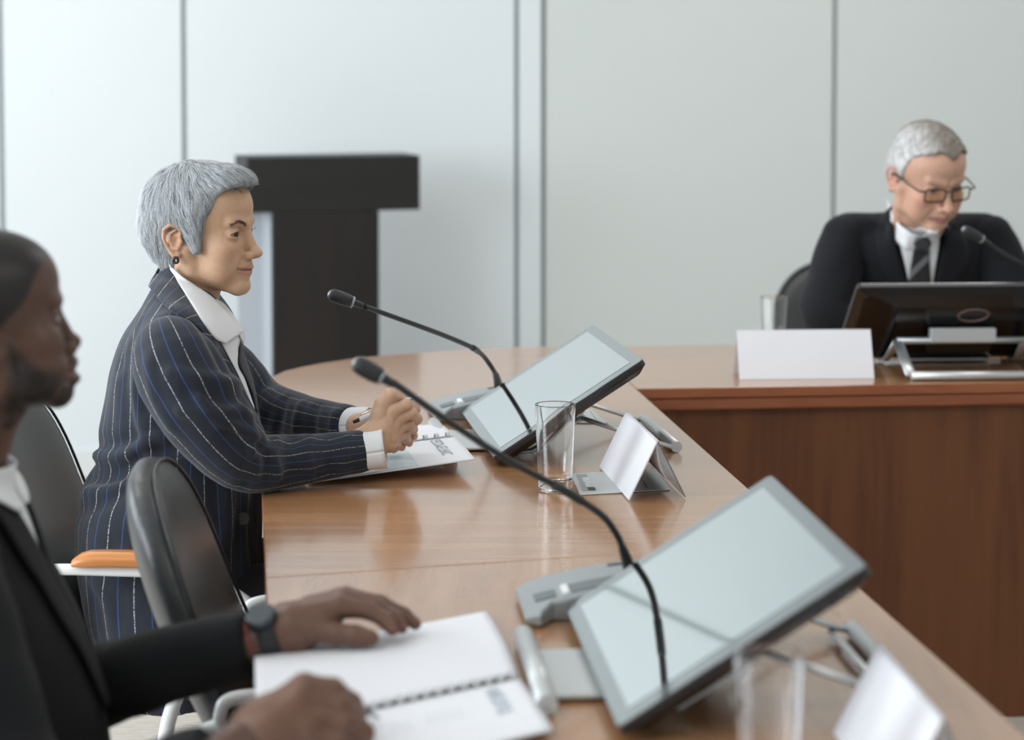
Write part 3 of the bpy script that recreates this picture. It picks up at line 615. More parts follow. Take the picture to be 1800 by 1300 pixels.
def skin_col(Q, base, lipc, brow, cheekc, beard=None, buzz=None, browy=1.0, mz=0, lipw=1.0):
    S = Q.copy(); S[:, 1] = np.abs(S[:, 1]); C = np.tile(np.array(base, float), (len(Q), 1))
    def mix(c, w): nonlocal C; w = np.clip(w, 0, 1)[:, None]; C = C*(1-w)+np.array(c, float)*w
    mix(cheekc, .55*np.exp(-(np.linalg.norm((S-[78, 44, -32])/[30, 22, 18], axis=1))**2))
    mix(cheekc, .6*np.exp(-(np.linalg.norm((S-[115, 0, -40])/[14, 14, 10], axis=1))**2))
    mix(cheekc, .5*(S[:, 1] > 70)*(Q[:, 0] < 12)*(np.abs(Q[:, 2]+12) < 32))
    S0 = S; S = S-np.array([0, 0, mz]); dl = chain(S, [(106, 0, -64), (103, 10, -64), (91, 25, -68)], [0]*3); du = chain(S, [(104, 0, -73), (101, 11, -73), (90, 23, -69.5)], [0]*3)
    mix(lipc, lipw*(1.0-(np.minimum(dl-3.6, du-4.4))/2.0).clip(0, 1))
    dm = chain(S, [(108, 0, -68.6), (103, 10, -68.4), (91, 26, -68)], [0]*3); mix(np.array(lipc)*.35, (1-(dm-.9)/1.0)); S = S0
    if beard is not None:
        bz = np.clip((np.interp(Q[:, 0], [8, 20, 34, 60, 80, 100], [8, 0, -22, -46, -56, -50])-Q[:, 2])/16, 0, 1)*np.clip((Q[:, 2]+124)/10, 0, 1)*np.clip((Q[:, 0]-10-.15*(Q[:, 2]+60))/18, 0, 1)
        cut = np.clip((np.minimum(dl, du)-8)/4, 0, 1); ck = 1-np.exp(-(np.linalg.norm((S-[98, 22, -46])/[16, 20, 12], axis=1))**2*1.2); mix(beard, bz*cut*ck*.93)
    if buzz is not None:
        hz = np.clip((Q[:, 2]-np.interp(Q[:, 0], [-30, -8, 12, 30, 48, 62, 74, 90, 100], [-55, -30, -6, 8, 22, 44, 58, 64, 68]))/9, 0, 1)
        mix(buzz, hz*np.where((S[:, 1] > 72.5)*(np.abs(Q[:, 2]+12) < 31)*(Q[:, 0] < 14), .15, 1.0))
    db = chain(S, [(100, 12, 15), (98, 26, 20), (86, 43, 17)], [0]*3); mix(brow, (1-(db-1.6*browy)/2.0)*.8)
    dlash = chain(S, [(95, 19, 0.5), (96.5, 27, 3.6), (94.5, 36, 3.2), (88, 44, -1)], [0]*4); mix(np.array(brow)*.35, (1-(dlash-1.2)/1.0)*.95)
    dls2 = chain(S, [(95, 20, -3.5), (94, 32, -6.2), (88, 43, -3)], [0]*3); mix(np.array(base)*.45, (1-(dls2-.5)/1.0)*.5)
    return C
def eyeballs(parent, base, O, Rm, sc, iris, look=(0, 0), hemi=1.0):
    for sy in (-1, 1):
        n = 40; th = np.linspace(0, math.pi, n); V = []; 
        Rl = rot(look[0], look[1]); 
        for t in th:
            for a in np.linspace(0, 2*math.pi, 32, endpoint=False): V.append((math.cos(t), math.sin(t)*math.cos(a), math.sin(t)*math.sin(a)))
        V = np.array(V); ang = np.degrees(np.arccos(V[:, 0].clip(-1, 1))); bulge = 1+.06*np.clip(1-ang/30, 0, 1)
        C = np.where((ang < 12)[:, None], (0.004, .004, .004), np.where((ang < 33)[:, None], iris, (0.36, .33, .31)))
        Vw = (V*bulge[:, None]*12.4) @ Rl.T+[81.5, sy*31.5, -1]; Vw = O+(Vw*sc/1000) @ Rm.T
        Fq = np.array([(k*32+j, k*32+(j+1) % 32, (k+1)*32+(j+1) % 32, (k+1)*32+j) for k in range(n-1) for j in range(32)])[:, ::-1]
        mk('eyeball', Vw, Fq, M['eye'], parent, True, {'Col': C}, base)
def strands(fn, roots, dirfn, nseg, step, off0, off1, w0, cols, jitter=.25):
    """thin tapered hair strands lying along an implicit surface (mm). returns V,F,C"""
    n = len(roots); P = roots.copy(); G_ = grad(fn, P, .8); G_ /= np.linalg.norm(G_, axis=1)[:, None]+1e-9; pts = []
    jit = rng.normal(0, jitter, (n, 3)); lift = rng.uniform(.15, 1, n)
    for k in range(nseg+1):
        G_ = grad(fn, P, .8); G_ /= np.linalg.norm(G_, axis=1)[:, None]+1e-9
        tgt = off0+(off1-off0)*lift*(k/nseg); P = P-G_*((fn(P)-tgt)*.8)[:, None]; pts.append((P.copy(), G_.copy()))
        D = dirfn(P)+jit*(1+.25*k/nseg); D = D-G_*(D*G_).sum(1)[:, None]; D /= np.linalg.norm(D, axis=1)[:, None]+1e-9; P = P+D*(step if np.ndim(step) == 0 else step[:, None])
    V = []; C = []
    for k in range(nseg+1):
        p, g_ = pts[k]; q = pts[min(k+1, nseg)][0]-pts[max(k-1, 0)][0]; q /= np.linalg.norm(q, axis=1)[:, None]+1e-9; s_ = np.cross(q, g_)
        w = w0*(1-(k/nseg)**2*.92); V += [p-s_*w, p+g_*w*.7, p+s_*w]; C += [cols]*3
    V = np.stack(V, 1); C = np.stack(C, 1); m = (nseg+1)*3; Fq = []
    for k in range(nseg):
        a = k*3; Fq += [(a, a+1, a+4, a+3), (a+1, a+2, a+5, a+4)]
    Fq = np.array(Fq); Fq = (np.arange(n)[:, None, None]*m+Fq[None]).reshape(-1, 4)
    return V.reshape(-1, 3), Fq, C.reshape(-1, 3)
def join_parts(parts):
    V = []; Fq = []; C = []; o = 0
    for v, f, c in parts: V.append(v); Fq.append(f+o); C.append(c); o += len(v)
    return np.concatenate(V), np.concatenate(Fq), np.concatenate(C)
def bounds(pts, pad): P = np.array(pts, float); return P.min(0)-pad, P.max(0)+pad
def hand_mesh(chains, palm, h=.0015, col=(.5, .3, .2), tips=(), nailc=None, k=.006, kf=.0035, extra=None):
    """chains: list of (points, radii); palm: list of (a,b,ra,rb)"""
    allp = [p for c in chains for p in c[0]]+[p for c in palm for p in c[:2]]; lo, hi = bounds(allp, .035)
    def fn(P):
        d = None
        for a, b, ra, rb in palm: e = cone(P, a, b, ra, rb); d = e if d is None else smin(d, e, .012)
        for pts, rs in chains:
            e = chain(P, pts, rs, .003)
            for q in range(1, len(pts)-1): e = e-.0008*np.exp(-((np.linalg.norm(P-np.array(pts[q]), axis=1)-rs[q])/.004)**2)
            d = smin(d, e, kf)
        if extra: d = extra(P, d)
        return d+.00025*fbm(P, 420)
    V, Q = surface_nets(fn, lo, hi, h); C = np.tile(np.array(col, float), (len(V), 1))
    for pts, rs in chains:
        t = np.array(pts[-1]); w = np.exp(-(np.linalg.norm(V-t, axis=1)/(rs[-1]*1.6))**2)[:, None]*.35; C = C*(1-w)+C*np.array((1.25, .85, .8))*w
    return V, Q, C

def wrap(fn, P, lift, it=14):
    """move points on to the surface of fn, standing off by lift"""
    sh = P.shape; Q = P.reshape(-1, 3).copy(); L = np.broadcast_to(np.asarray(lift, float), sh[:2]).reshape(-1)
    for _ in range(it):
        g_ = grad(fn, Q, .002); g_ /= np.linalg.norm(g_, axis=1)[:, None]+1e-9; Q = Q-g_*((fn(Q)-L)*.8)[:, None]
    return Q.reshape(sh)
# ================================================================ the woman in the pinstripe jacket
TAB = TOP
def make_woman():
    s0 = 1028; O = W(340, 405, s0); Rm = rot(-15, -1, 0); sc = 1.0; base = A(O[0]-.03, O[1], 0)
    toL = lambda P: ((P-O) @ Rm)*1000/sc
    nb = toL(W(322, 585, s0)[None])[0]
    hf = head_fn(dict(neck_to=tuple(nb), neck_r=50, jaw=-1, lip=0, nose=0, smile=2.5, fold=1.3, cheek=2, lid=2.4, lidl=4.6, mz=6, nz=3))
    skinc = (0.575, 0.365, 0.235)
    fnw = lambda P: hf(toL(P))*sc/1000
    lo = O+A(-.16, -.15, -.22); hi = O+A(.16, .15, .135)
    V, Q = surface_nets(fnw, lo, hi, .0017); C = skin_col(toL(V), skinc, (.47, .235, .18), (.17, .11, .085), (.57, .31, .21), browy=1.2, mz=6, lipw=.8)
    parts = [(V, Q, C)]
    # torso and arms under the clothes (coarse, inside the cloth)
    sN, sF = W(302, 628, 1082), W(340, 620, 974); eN, eF = W(436, 808, 1081), W(470, 725, 958); wN, wF = W(640, 790, 1056), W(632, 748, 1012)
    ch, hp = W(318, 660, s0), W(295, 960, s0)
    kN = [W(296, 606, 1085), W(308, 640, 1092), W(345, 706, 1094), W(398, 776, 1088), W(437, 812, 1080), W(490, 812, 1070), W(560, 803, 1062), W(648, 791, 1054)]
    kF = [W(345, 620, 974), W(400, 665, 962), W(452, 712, 958), W(500, 727, 972), W(560, 738, 992), W(618, 746, 1010)]
    def core(P):
        d = chain(P, [W(330, 600, s0), ch, hp], [.06, .09, .10], .05)
        for kk in (kN, kF): d = smin(d, chain(P, catmull(kk, 12), np.linspace(.030, .021, 12)), .012)
        return d
    V, Q = surface_nets(core, *bounds([sN, sF, eN, wN, wF, hp, W(330, 600, s0)], .14), .008); parts.append((V, Q, np.tile(skinc, (len(V), 1))))
    # near hand, folded over the pen
    hw = lambda x, y, d=0: W(x, y, 1052-d)
    near = [([hw(664, 752), hw(668, 728), hw(673, 709), hw(686, 695), hw(701, 699, 8)], [.0185, .0150, .0130, .0118, .0088]),           # thumb side mass and thumb
            ([hw(678, 750), hw(690, 722), hw(714, 711, 2), hw(729, 719, 10), hw(727, 731, 26)], [.0140, .0118, .0092, .0087, .0076]),
            ([hw(684, 760), hw(697, 737, 2), hw(723, 726, 4), hw(733, 736, 14), hw(726, 746, 30)], [.0140, .0112, .0090, .0086, .0074]),
            ([hw(686, 770), hw(699, 752, 4), hw(718, 745, 8), hw(725, 754, 18), hw(716, 762, 34)], [.0135, .0106, .0086, .0083, .0070]),
            ([hw(684, 782), hw(697, 767, 6), hw(711, 762, 12), hw(716, 771, 22), hw(706, 779, 34)], [.0130, .0100, .0080, .0077, .0066])]
    palm = [(hw(634, 778), hw(660, 768), .024, .0245), (hw(660, 766), hw(678, 744), .0245, .0165), (hw(662, 776), hw(684, 772, 6), .0250, .0155), (hw(670, 754), hw(688, 757, 2), .021, .0145)]
    def veins(P, d):
        for pts in ([hw(668, 772, -24), hw(684, 752, -22), (hw(694, 738, -16))], [hw(672, 784, -22), hw(690, 768, -16)]): d = d+ridge(P, pts, .0013, .0035)
        return d
    V, Q, C = hand_mesh(near, palm, col=(.59, .385, .265), extra=veins, kf=.0022, h=.0013); parts.append((V, Q, C))
    fh = lambda x, y, d=0: W(x, y, 1016-d)
    farh = [([fh(676, 735), fh(690, 712), fh(700, 704), fh(706, 712, -10)], [.015, .0125, .011, .0085]),
            ([fh(690, 745), fh(708, 744), fh(722, 752, -6), fh(728, 766, -14)], [.013, .0095, .0085, .0068]),
            ([fh(690, 754), fh(708, 755), fh(718, 765, -6), fh(719, 778, -14)], [.013, .0095, .0085, .0070]),
            ([fh(688, 764), fh(702, 766), fh(709, 775, -4), fh(706, 786, -10)], [.012, .009, .008, .0066]),
            ([fh(682, 770), fh(694, 776), fh(697, 784), fh(692, 790, -6)], [.011, .0085, .0075, .0062])]
    palm2 = [(fh(630, 748), fh(660, 745), .022, .024), (fh(660, 745), fh(688, 748), .025, .018), (fh(664, 752), fh(684, 764), .022, .016)]
    V, Q, C = hand_mesh(farh, palm2, col=(.56, .34, .23)); parts.append((V, Q, C))
    Va, Qa, Ca = join_parts(parts)
    body = mk('person', Va, Qa, M['skin'], None, True, {'Col': Ca}, base); body.location = base
    tag(body, 'person in navy pinstripe jacket and white shirt, seated in profile, folded hands holding a pen', 'person')
    eyeballs(body, base, O, Rm, sc, (.06, .03, .018), look=(-11, -1))
    # ---------------- hair
    def hairf(Q_):
        S = Q_.copy(); S[:, 1] = np.abs(S[:, 1]); x, z = Q_[:, 0], Q_[:, 2]
        d = ell(Q_, (3, 0, 36), (96, 82, 84)); d = smin(d, ell(Q_, (58, 0, 82), (50, 58, 32)), 14)
        d = smin(d, cone(S, (-42, 22, 0), (-24, 20, -46), 44, 33), 20)
        d = smin(d, cone(S, (22, 66, 30), (34, 67, -24), 16, 8), 12)
        zz = np.array([-75, -62, -40, -34, -10, 25, 50, 62, 72, 79, 84, 160]); xx = np.array([-22, -16, -8, 37, 40, 46, 57, 63, 72, 84, 200, 200])
        xh = np.interp(z, zz, xx)+.0; d = smax(d, (x-xh)*.8, 5)
        bx = np.array([-120, -88, -62, -34, -12, 16, 30, 60]); bz = np.array([5, -14, -48, -66, -58, -30, -42, -34]); d = smax(d, np.interp(x, bx, bz)-z, 5)
        d = smax(d, -ell(S, (-3, 86, -15), (24, 24, 30)), 4)
        return d+1.4*fbm(Q_*[1, 1, .5], .16, 2)+.8*fbm(Q_, .4, 5)
    lo, hi = A(-110, -95, -85), A(125, 95, 140); Vh, Qh = surface_nets(hairf, lo, hi, 2.4)
    nz = fbm(Vh*[1.5, 1, .3], .5, 3)[:, None]; Ch = np.clip(np.array((.30, .32, .34))+nz*.10, .05, 1)
    hv = lambda V_: O+(V_*sc/1000) @ Rm.T
    hair = mk('hair', hv(Vh), Qh, M['hairmat'], body, True, {'Col': Ch}, base)
    cand = Vh[(hairf(Vh+[0, 0, 0]) < 1)]; okk = cand[(cand[:, 1] < 55)]
    N = 19000; roots = okk[rng.integers(0, len(okk), N)]+rng.normal(0, 1.2, (N, 3))
    crown = A(-28, 0, 118)
    def flow(P):
        D = P-crown; D = D/(np.linalg.norm(D, axis=1)[:, None]+20); D[:, 2] -= .8
        frt = np.clip((P[:, 0]-10)/60, 0, 1)*np.clip((P[:, 2]-35)/40, 0, 1); D[:, 0] += .9*frt; D[:, 2] += .1*frt
        sd_ = np.clip((np.abs(P[:, 1])-45)/25, 0, 1)*np.clip((70-P[:, 2])/60, 0, 1)*(P[:, 0] > -10); D[:, 0] += .15*sd_
        bk = np.clip((-30-P[:, 0])/40, 0, 1)*np.clip((40-P[:, 2])/60, 0, 1); D[:, 0] += .25*bk; D[:, 2] -= .3*bk
        a = fbm(P, .09, 4); D[:, 0] += .45*a; D[:, 1] += .25*fbm(P, .11, 9); return D
    tone = rng.random(N); rn = fbm(roots*[1, 1, .6], .25, 8); dark = (tone+.35*rn) < .22
    cc = np.where(dark[:, None], (.085, .09, .10), np.array((.60, .63, .66))*(0.75+.45*rng.random(N))[:, None])
    drk = np.clip((roots[:, 0]-45)/40, 0, 1)*np.clip((78-roots[:, 2])/20, 0, 1); cc = cc*(1-.5*drk[:, None])
    SV, SF, SCc = strands(hairf, roots, flow, 7, rng.uniform(3.5, 7.0, N), .2, 5.5, .27, cc, .15)
    mk('hair_strands', hv(SV), SF, M['hairmat'], hair, True, {'Col': SCc}, base)
    # fringe tufts and temple hair drawn over the skin
    N2 = 1500; t = rng.random(N2); side = rng.choice([-1, 1], N2)
    r2 = np.stack([58+t*46+rng.normal(0, 3, N2), side*(62-58*t**1.3)+rng.normal(0, 3, N2), 72+14*t+rng.normal(0, 3, N2)], 1)
    SV, SF, SCc = strands(hairf, r2, lambda P: np.tile(A(1.0, 0, -.75), (len(P), 1)), 4, rng.uniform(2.5, 5.5, N2), 0, 3, .26, np.where((rng.random(N2) < .35)[:, None], (.10, .10, .105), (.58, .60, .63)), .35)
    mk('fringe', hv(SV), SF, M['hairmat'], hair, True, {'Col': SCc}, base)
    # eyelashes and brow hairs
    for sy in (-1, 1):
        LV = []; LF = []
        for tt_ in np.linspace(0, 1, 34):
            c = catmull([(95.2, 20, 1.6), (96.6, 27, 4.2), (95.2, 36, 3.6), (89.5, 43.5, 0)], 60)[int(tt_*59)]*[1, sy, 1]; d = A(1, sy*(tt_-.3)*.9, .25); d /= np.linalg.norm(d); e = c+d*6+A(0, 0, 2.6); md = c+d*3.4+A(0, 0, .3); w = A(0, .30, 0)
            n0 = len(LV); LV += [c-w, c+w, md-w*.8, md+w*.8, e]; LF += [(n0, n0+1, n0+3, n0+2), (n0+2, n0+3, n0+4, n0+4)]
        LF = [f if len(f) == 3 or f[2] != f[3] else f[:3] for f in LF]
        mk('eyelashes', hv(np.array(LV)), LF, M['mic_black'], body, False, None, base)
    N4 = 260; t4 = rng.random(N4)
    for sy in (-1, 1):
        rb = catmull([(101, 13, 13.5), (100, 22, 18), (95, 33, 20.5), (86, 44, 17)], 100)[(t4*99).astype(int)]*[1, sy, 1]+rng.normal(0, .9, (N4, 3))*[1, .6, 1]
        SV, SF, SCc = strands(hf, rb, lambda P: np.tile(A(-.3, sy*1.0, .35), (len(P), 1))-A(0, 0, .5)*np.clip((np.abs(P[:, 1:2])-30)/12, 0, 1), 3, 2.0, .1, .9, .20, np.tile(A(.075, .055, .045), (N4, 1)), .25)
        mk('eyebrow', hv(SV), SF, M['hairmat'], body, True, {'Col': SCc}, base)
    # ---------------- jacket
    z = lambda y: 1.47-(y-90)/s0; X = lambda p: (p-900)/s0
    K = [(515, 285, 372, .075), (540, 252, 398, .115), (565, 230, 412, .150), (590, 213, 418, .170), (620, 200, 422, .178), (660, 189, 434, .178), (700, 182, 444, .172), (735, 174, 452, .168), (765, 167, 456, .165), (792, 171, 458, .165), (812, 168, 458, .168), (845, 142, 458, .185), (875, 131, 456, .20), (920, 126, 455, .21), (1000, 129, 455, .22), (1080, 142, 454, .225), (1150, 160, 452, .22), (1215, 176, 448, .20)]
    zs = [z(k[0]) for k in K]; cx = [(X(k[1])+X(k[2]))/2 for k in K]; rx = [(X(k[2])-X(k[1]))/2 for k in K]; ry = [k[3] for k in K]; cyc = F/s0
    CR = []
    def jack(P, opening=True):
        d = column(P, zs, cx, cyc, rx, ry, math.radians(5), 2.15)
        nbk = W(312, 545, s0)
        d = smin(d, cone(P, nbk+A(0, -.04, -.0), sN+A(.0, .025, .012), .052, .062), .04); d = smin(d, cone(P, nbk+A(0, .04, 0), sF+A(0, -.02, .01), .052, .060), .04)
        for pts, a, w in CR: d = d+ridge(P, pts, a, w)
        return d+.0024*fbm(P*[1, 1, .5], 30, 1)+.0010*fbm(P*[1, 1, .4], 70, 3)
        for pts, a, w in (([W(170, 806, 1060), W(215, 797, 1100), W(262, 772, 1120), W(300, 770, 1110)], .010, .012), ([W(178, 775, 1060), W(215, 772, 1100), W(250, 755, 1115)], .006, .012), ([W(150, 850, 1060), W(200, 838, 1100), W(250, 812, 1120), (W(290, 815, 1110))], .009, .014), ([W(165, 870, 1070), W(230, 850, 1110), W(280, 835, 1110)], .006, .012), ([W(262, 700, 1110), W(256, 780, 1110), W(262, 860, 1110)], -.004, .014), ([W(300, 930, 1100), W(330, 1060, 1100)], .004, .016)): d = d+ridge(P, pts, a*1.7, w)
        return d+.0026*fbm(P*[1, 1, .5], 30, 1)+.0012*fbm(P*[1, 1, .4], 70, 3)
    def crease(fn, lst, sd, store):
        out = []
        for pxs, a, w in lst:
            p = drape(fn, [catmull(pxs, 14)], 0, sd)[0]; out.append((p, a, w))
        store += out
    crease(jack, [([(166, 800), (200, 803), (235, 790), (262, 768), (290, 765)], .016, .0095), ([(170, 776), (205, 780), (240, 770), (262, 758)], -.008, .011), ([(140, 838), (185, 842), (225, 826), (258, 800), (300, 792)], -.012, .013), ([(150, 862), (200, 858), (245, 838), (290, 820)], .010, .010), ([(132, 900), (180, 885), (230, 858), (270, 846)], -.007, .014), ([(262, 740), (258, 790), (272, 850), (262, 900)], .008, .012),
                 ([(215, 640), (222, 700), (226, 760)], -.005, .016), ([(250, 560), (230, 600), (214, 660)], .004, .010), ([(242, 650), (240, 700), (252, 760)], .009, .010), ([(300, 860), (345, 900), (380, 960)], .007, .015), ([(200, 960), (260, 950), (320, 975)], -.005, .018), ([(380, 800), (400, 860), (395, 940)], .010, .013), ([(430, 870), (425, 950), (440, 1050)], .007, .012), ([(160, 1010), (190, 1060), (200, 1120)], .006, .014), ([(262, 470), (300, 520), (340, 545)], .003, .01)], 1080, CR)
    V, Q = surface_nets(jack, A(X(120), cyc-.30, z(1225)), A(X(475), cyc+.30, z(470)), .0055)
    spine = [(X(335), cyc, z(470)), (X(325), cyc, z(560)), (X(312), cyc, z(650)), (X(312), cyc, z(760)), (X(300), cyc, z(860)), (X(292), cyc, z(1000)), (X(310), cyc, z(1230))]
    st = axis_stripe(V, spine, (0, -1, 0), .165)
    jk = mk('jacket', V, Q, M['pinstripe'], body, True, {'st': st}, base)
    ctr = A(X(300), cyc, z(640))
    def sleeve(keys, rs, near_):
        ax = catmull(keys, 24); rr_ = catmull(np.array(rs)[:, None], 24)[:, 0]; CS = []
        def fn(P):
            d = chain(P, ax, rr_, .010)
            for pts, a, w in CS: d = d+ridge(P, pts, a, w)
            d = np.maximum(d, (P-keys[-1]) @ (lambda q: q/np.linalg.norm(q))(np.array(keys[-1])-np.array(keys[-2])))
            return d+.0010*fbm(P, 48, 6)
        if near_: L_ = [([(352, 700), (385, 738), (420, 752), (452, 768)], .011, .008), ([(425, 716), (440, 745), (446, 770), (442, 800)], .009, .008), ([(446, 772), (462, 790), (470, 815), (466, 845)], -.010, .010), ([(400, 760), (425, 785), (440, 815), (432, 850)], -.007, .012), ([(300, 655), (345, 662), (390, 668), (418, 672)], .009, .010), ([(330, 688), (372, 700), (430, 704)], -.006, .012), ([(318, 722), (362, 728), (420, 722), (438, 730)], .009, .009), ([(352, 572), (372, 610), (392, 650)], -.005, .010), ([(262, 640), (272, 700), (300, 750)], .006, .013), ([(486, 772), (482, 800), (490, 838)], .008, .008), ([(515, 770), (508, 800), (512, 835)], -.006, .011), ([(545, 768), (540, 800), (548, 832)], .006, .009), ([(580, 766), (574, 796), (580, 826)], -.004, .011), ([(612, 765), (606, 795), (610, 822)], .0045, .008), ([(470, 842), (520, 836), (580, 828)], -.004, .009)]
        else: L_ = [([(470, 690), (462, 730), (450, 765)], .008, .009), ([(500, 702), (492, 735), (488, 765)], -.006, .010), ([(528, 710), (520, 740), (520, 765)], .006, .009), ([(555, 716), (550, 742), (552, 765)], -.005, .010), ([(590, 724), (584, 745), (586, 765)], .005, .008), ([(430, 650), (440, 690), (460, 720)], .008, .010)]
        tmp = []; crease(fn, L_, 1090 if near_ else 975, tmp); CS.extend(tmp)
        lo, hi = bounds(keys, .11); V, Q = surface_nets(fn, lo, hi, .0042)
        st = axis_stripe(V, keys, (0.15, -1, 0.1), .072); mk('sleeve', V, Q, M['pinstripe'], body, True, {'st': st}, base); return fn
    slN = sleeve(kN, [.046, .066, .068, .060, .046, .042, .036, .0325], True)
    slF = sleeve(kF, [.060, .062, .050, .043, .035, .031], False)
    # shirt cuffs
    def cuff(a, b, c_, ra, rb):
        a, b = np.array(a), np.array(b); d = (b-a)/np.linalg.norm(b-a); ths = np.linspace(0, 2*math.pi, 41); u = np.cross(d, A(0, 0, 1)); u /= np.linalg.norm(u); v = np.cross(u, d)
        G3 = np.array([[a+(b-a)*t+(ra+(rb-ra)*t)*(math.cos(th)*u*.92+math.sin(th)*v*1.0) for th in ths] for t in np.linspace(0, 1, 7)])
        sheet('shirt_cuff', G3, M['shirt'], body, base, .0022)
    cuff(W(636, 793, 1056), W(677, 787, 1056), 0, .0310, .0335); cuff(W(605, 745, 1008), W(652, 743, 1014), 0, .0285, .0265)
    # collar, lapels, shirt
    full = lambda P: smin(jack(P), fnw(P), .018)
    def drp(rows, nu, nv, lift, sd): return drape(full, px_rows(rows, nu, nv), lift, sd)
    Ae = [(283, 462), (297, 470), (315, 495), (337, 527), (360, 560), (382, 598), (402, 636), (425, 680), (448, 724)]
    Be = [(262, 503), (275, 521), (292, 538), (316, 556), (345, 574), (371, 606), (392, 645), (418, 694), (447, 728)]
    G3 = drp([Ae, Be], 60, 10, .006, 1050); uu = np.tile(np.linspace(0, .33, 60), (10, 1))
    sheet('jacket_collar', G3, M['pinstripe'], body, base, .004, {'st': uu.ravel()+np.tile(np.linspace(0, .02, 10)[:, None], (1, 60)).ravel()})
    G3 = drp([[(421, 607), (419, 640), (431, 665), (443, 694), (449, 722)], [(424, 608), (434, 640), (443, 668), (450, 700), (453, 724)]], 26, 5, .003, 1012); sheet('far_lapel', G3, M['pinstripe'], body, base, .004, {'st': np.tile(np.linspace(.005, .012, 26), 5)})
    G3 = drp([[(376, 578), (399, 622), (420, 662), (447, 722)], [(424, 590), (418, 622), (430, 666), (449, 722)]], 26, 8, .0016, 1030); sh = sheet('shirt', G3, M['shirt'], body, base, .0016)
    G3 = drp([[(298, 465), (318, 484), (345, 503), (374, 523), (402, 550), (428, 583)], [(300, 474), (318, 503), (339, 537), (360, 570), (378, 594), (395, 604)]], 40, 10, .0095, 1052); sheet('shirt_collar', G3, M['shirt'], body, base, .0022)
    G3 = drp([[(380, 526), (392, 532), (404, 546), (416, 562), (429, 583)], [(386, 540), (398, 552), (410, 570), (420, 588), (428, 606)]], 20, 5, .004, 1018); sheet('far_shirt_collar', G3, M['shirt'], body, base, .0022)
    b_ = drape(full, [[(427, 911)]], .003, 1070)[0, 0]; bt = MB(); bt.tube([b_+A(0, .002, 0), b_+A(0, -.003, 0)], .0105, 24); bt.build('button', M['mic_grey'] if False else mat('dark_horn_button', (.06, .055, .05), .25), jk, True, base=base)
    fl = drp([[(300, 1046), (330, 1060), (352, 1072)], [(297, 1052), (327, 1067), (350, 1079)]], 10, 3, .003, 1080); sheet('pocket_flap', fl, M['pinstripe'], jk, base, .003, {'st': np.zeros(30)+.008})
    # trousers
    hpN, hpF = A(X(300), cyc-.10, .52), A(X(300), cyc+.10, .52); kn = A(.42, .05, 0)
    def tr(P):
        d = cone(P, hpN, hpF, .10, .10)
        for h_ in (hpN, hpF): d = smin(d, chain(P, [h_, h_+kn+A(0, 0, .0), h_+kn+A(.02, 0, -.44)], [.092, .068, .05], .02), .03)
        return d
    V, Q = surface_nets(tr, A(X(300)-.15, cyc-.25, .02), A(X(300)+.6, cyc+.32, .66), .009); mk('trousers', V, Q, M['trouser'], body, True, None, base)
    # ---------------- earring and pen (things of their own)
    er = O+(A(2, -79, -44)*sc/1000) @ Rm.T; t = np.linspace(0, 2*math.pi, 33)
    u = Rm @ A(1, 0, 0); v = A(0, 0, 1.0); ring = np.array([er+.0042*(math.cos(a)*u+math.sin(a)*v) for a in t])
    o = MB().tube(ring, .0024, 10, cap=False).build('hoop_earring', M['black_gloss'], None, True, base=er); o.location = er; tag(o, 'small black hoop earring on the ear of the person in the pinstripe jacket', 'earring')
    a, b = W(621, 741.5, 1030), W(737, 694.5, 1034); p = thing('ballpoint_pen', 'white ballpoint pen with silver tip held in the folded hands', 'pen', tuple(a))
    d = b-a; L = np.linalg.norm(d); d /= L; pt = lambda t_: a+d*L*t_
    mb = MB().tube([pt(.10), pt(.12), pt(.5), pt(.78), pt(.80)], [.0040, .0048, .0051, .0050, .0042], 18); mb.build('barrel', M['pen_white'], p, True, base=a)
    MB().tube([pt(.80), pt(.82), pt(.95), pt(1.0)], [.0044, .0040, .0024, .0008], 14).build('tip', M['chrome'], p, True, base=a)
    MB().tube([pt(.0), pt(.02), pt(.095)], [.0028, .0034, .0034], 14).build('push_button', M['black_plastic'], p, True, base=a)
    q = A(0, 0, .0075); MB().tube([pt(.11)+q*.6, pt(.13)+q, pt(.34)+q], [.0012, .0014, .0012], 8).build('clip', M['chrome'], p, True, base=a)
    return body
woman = make_woman()
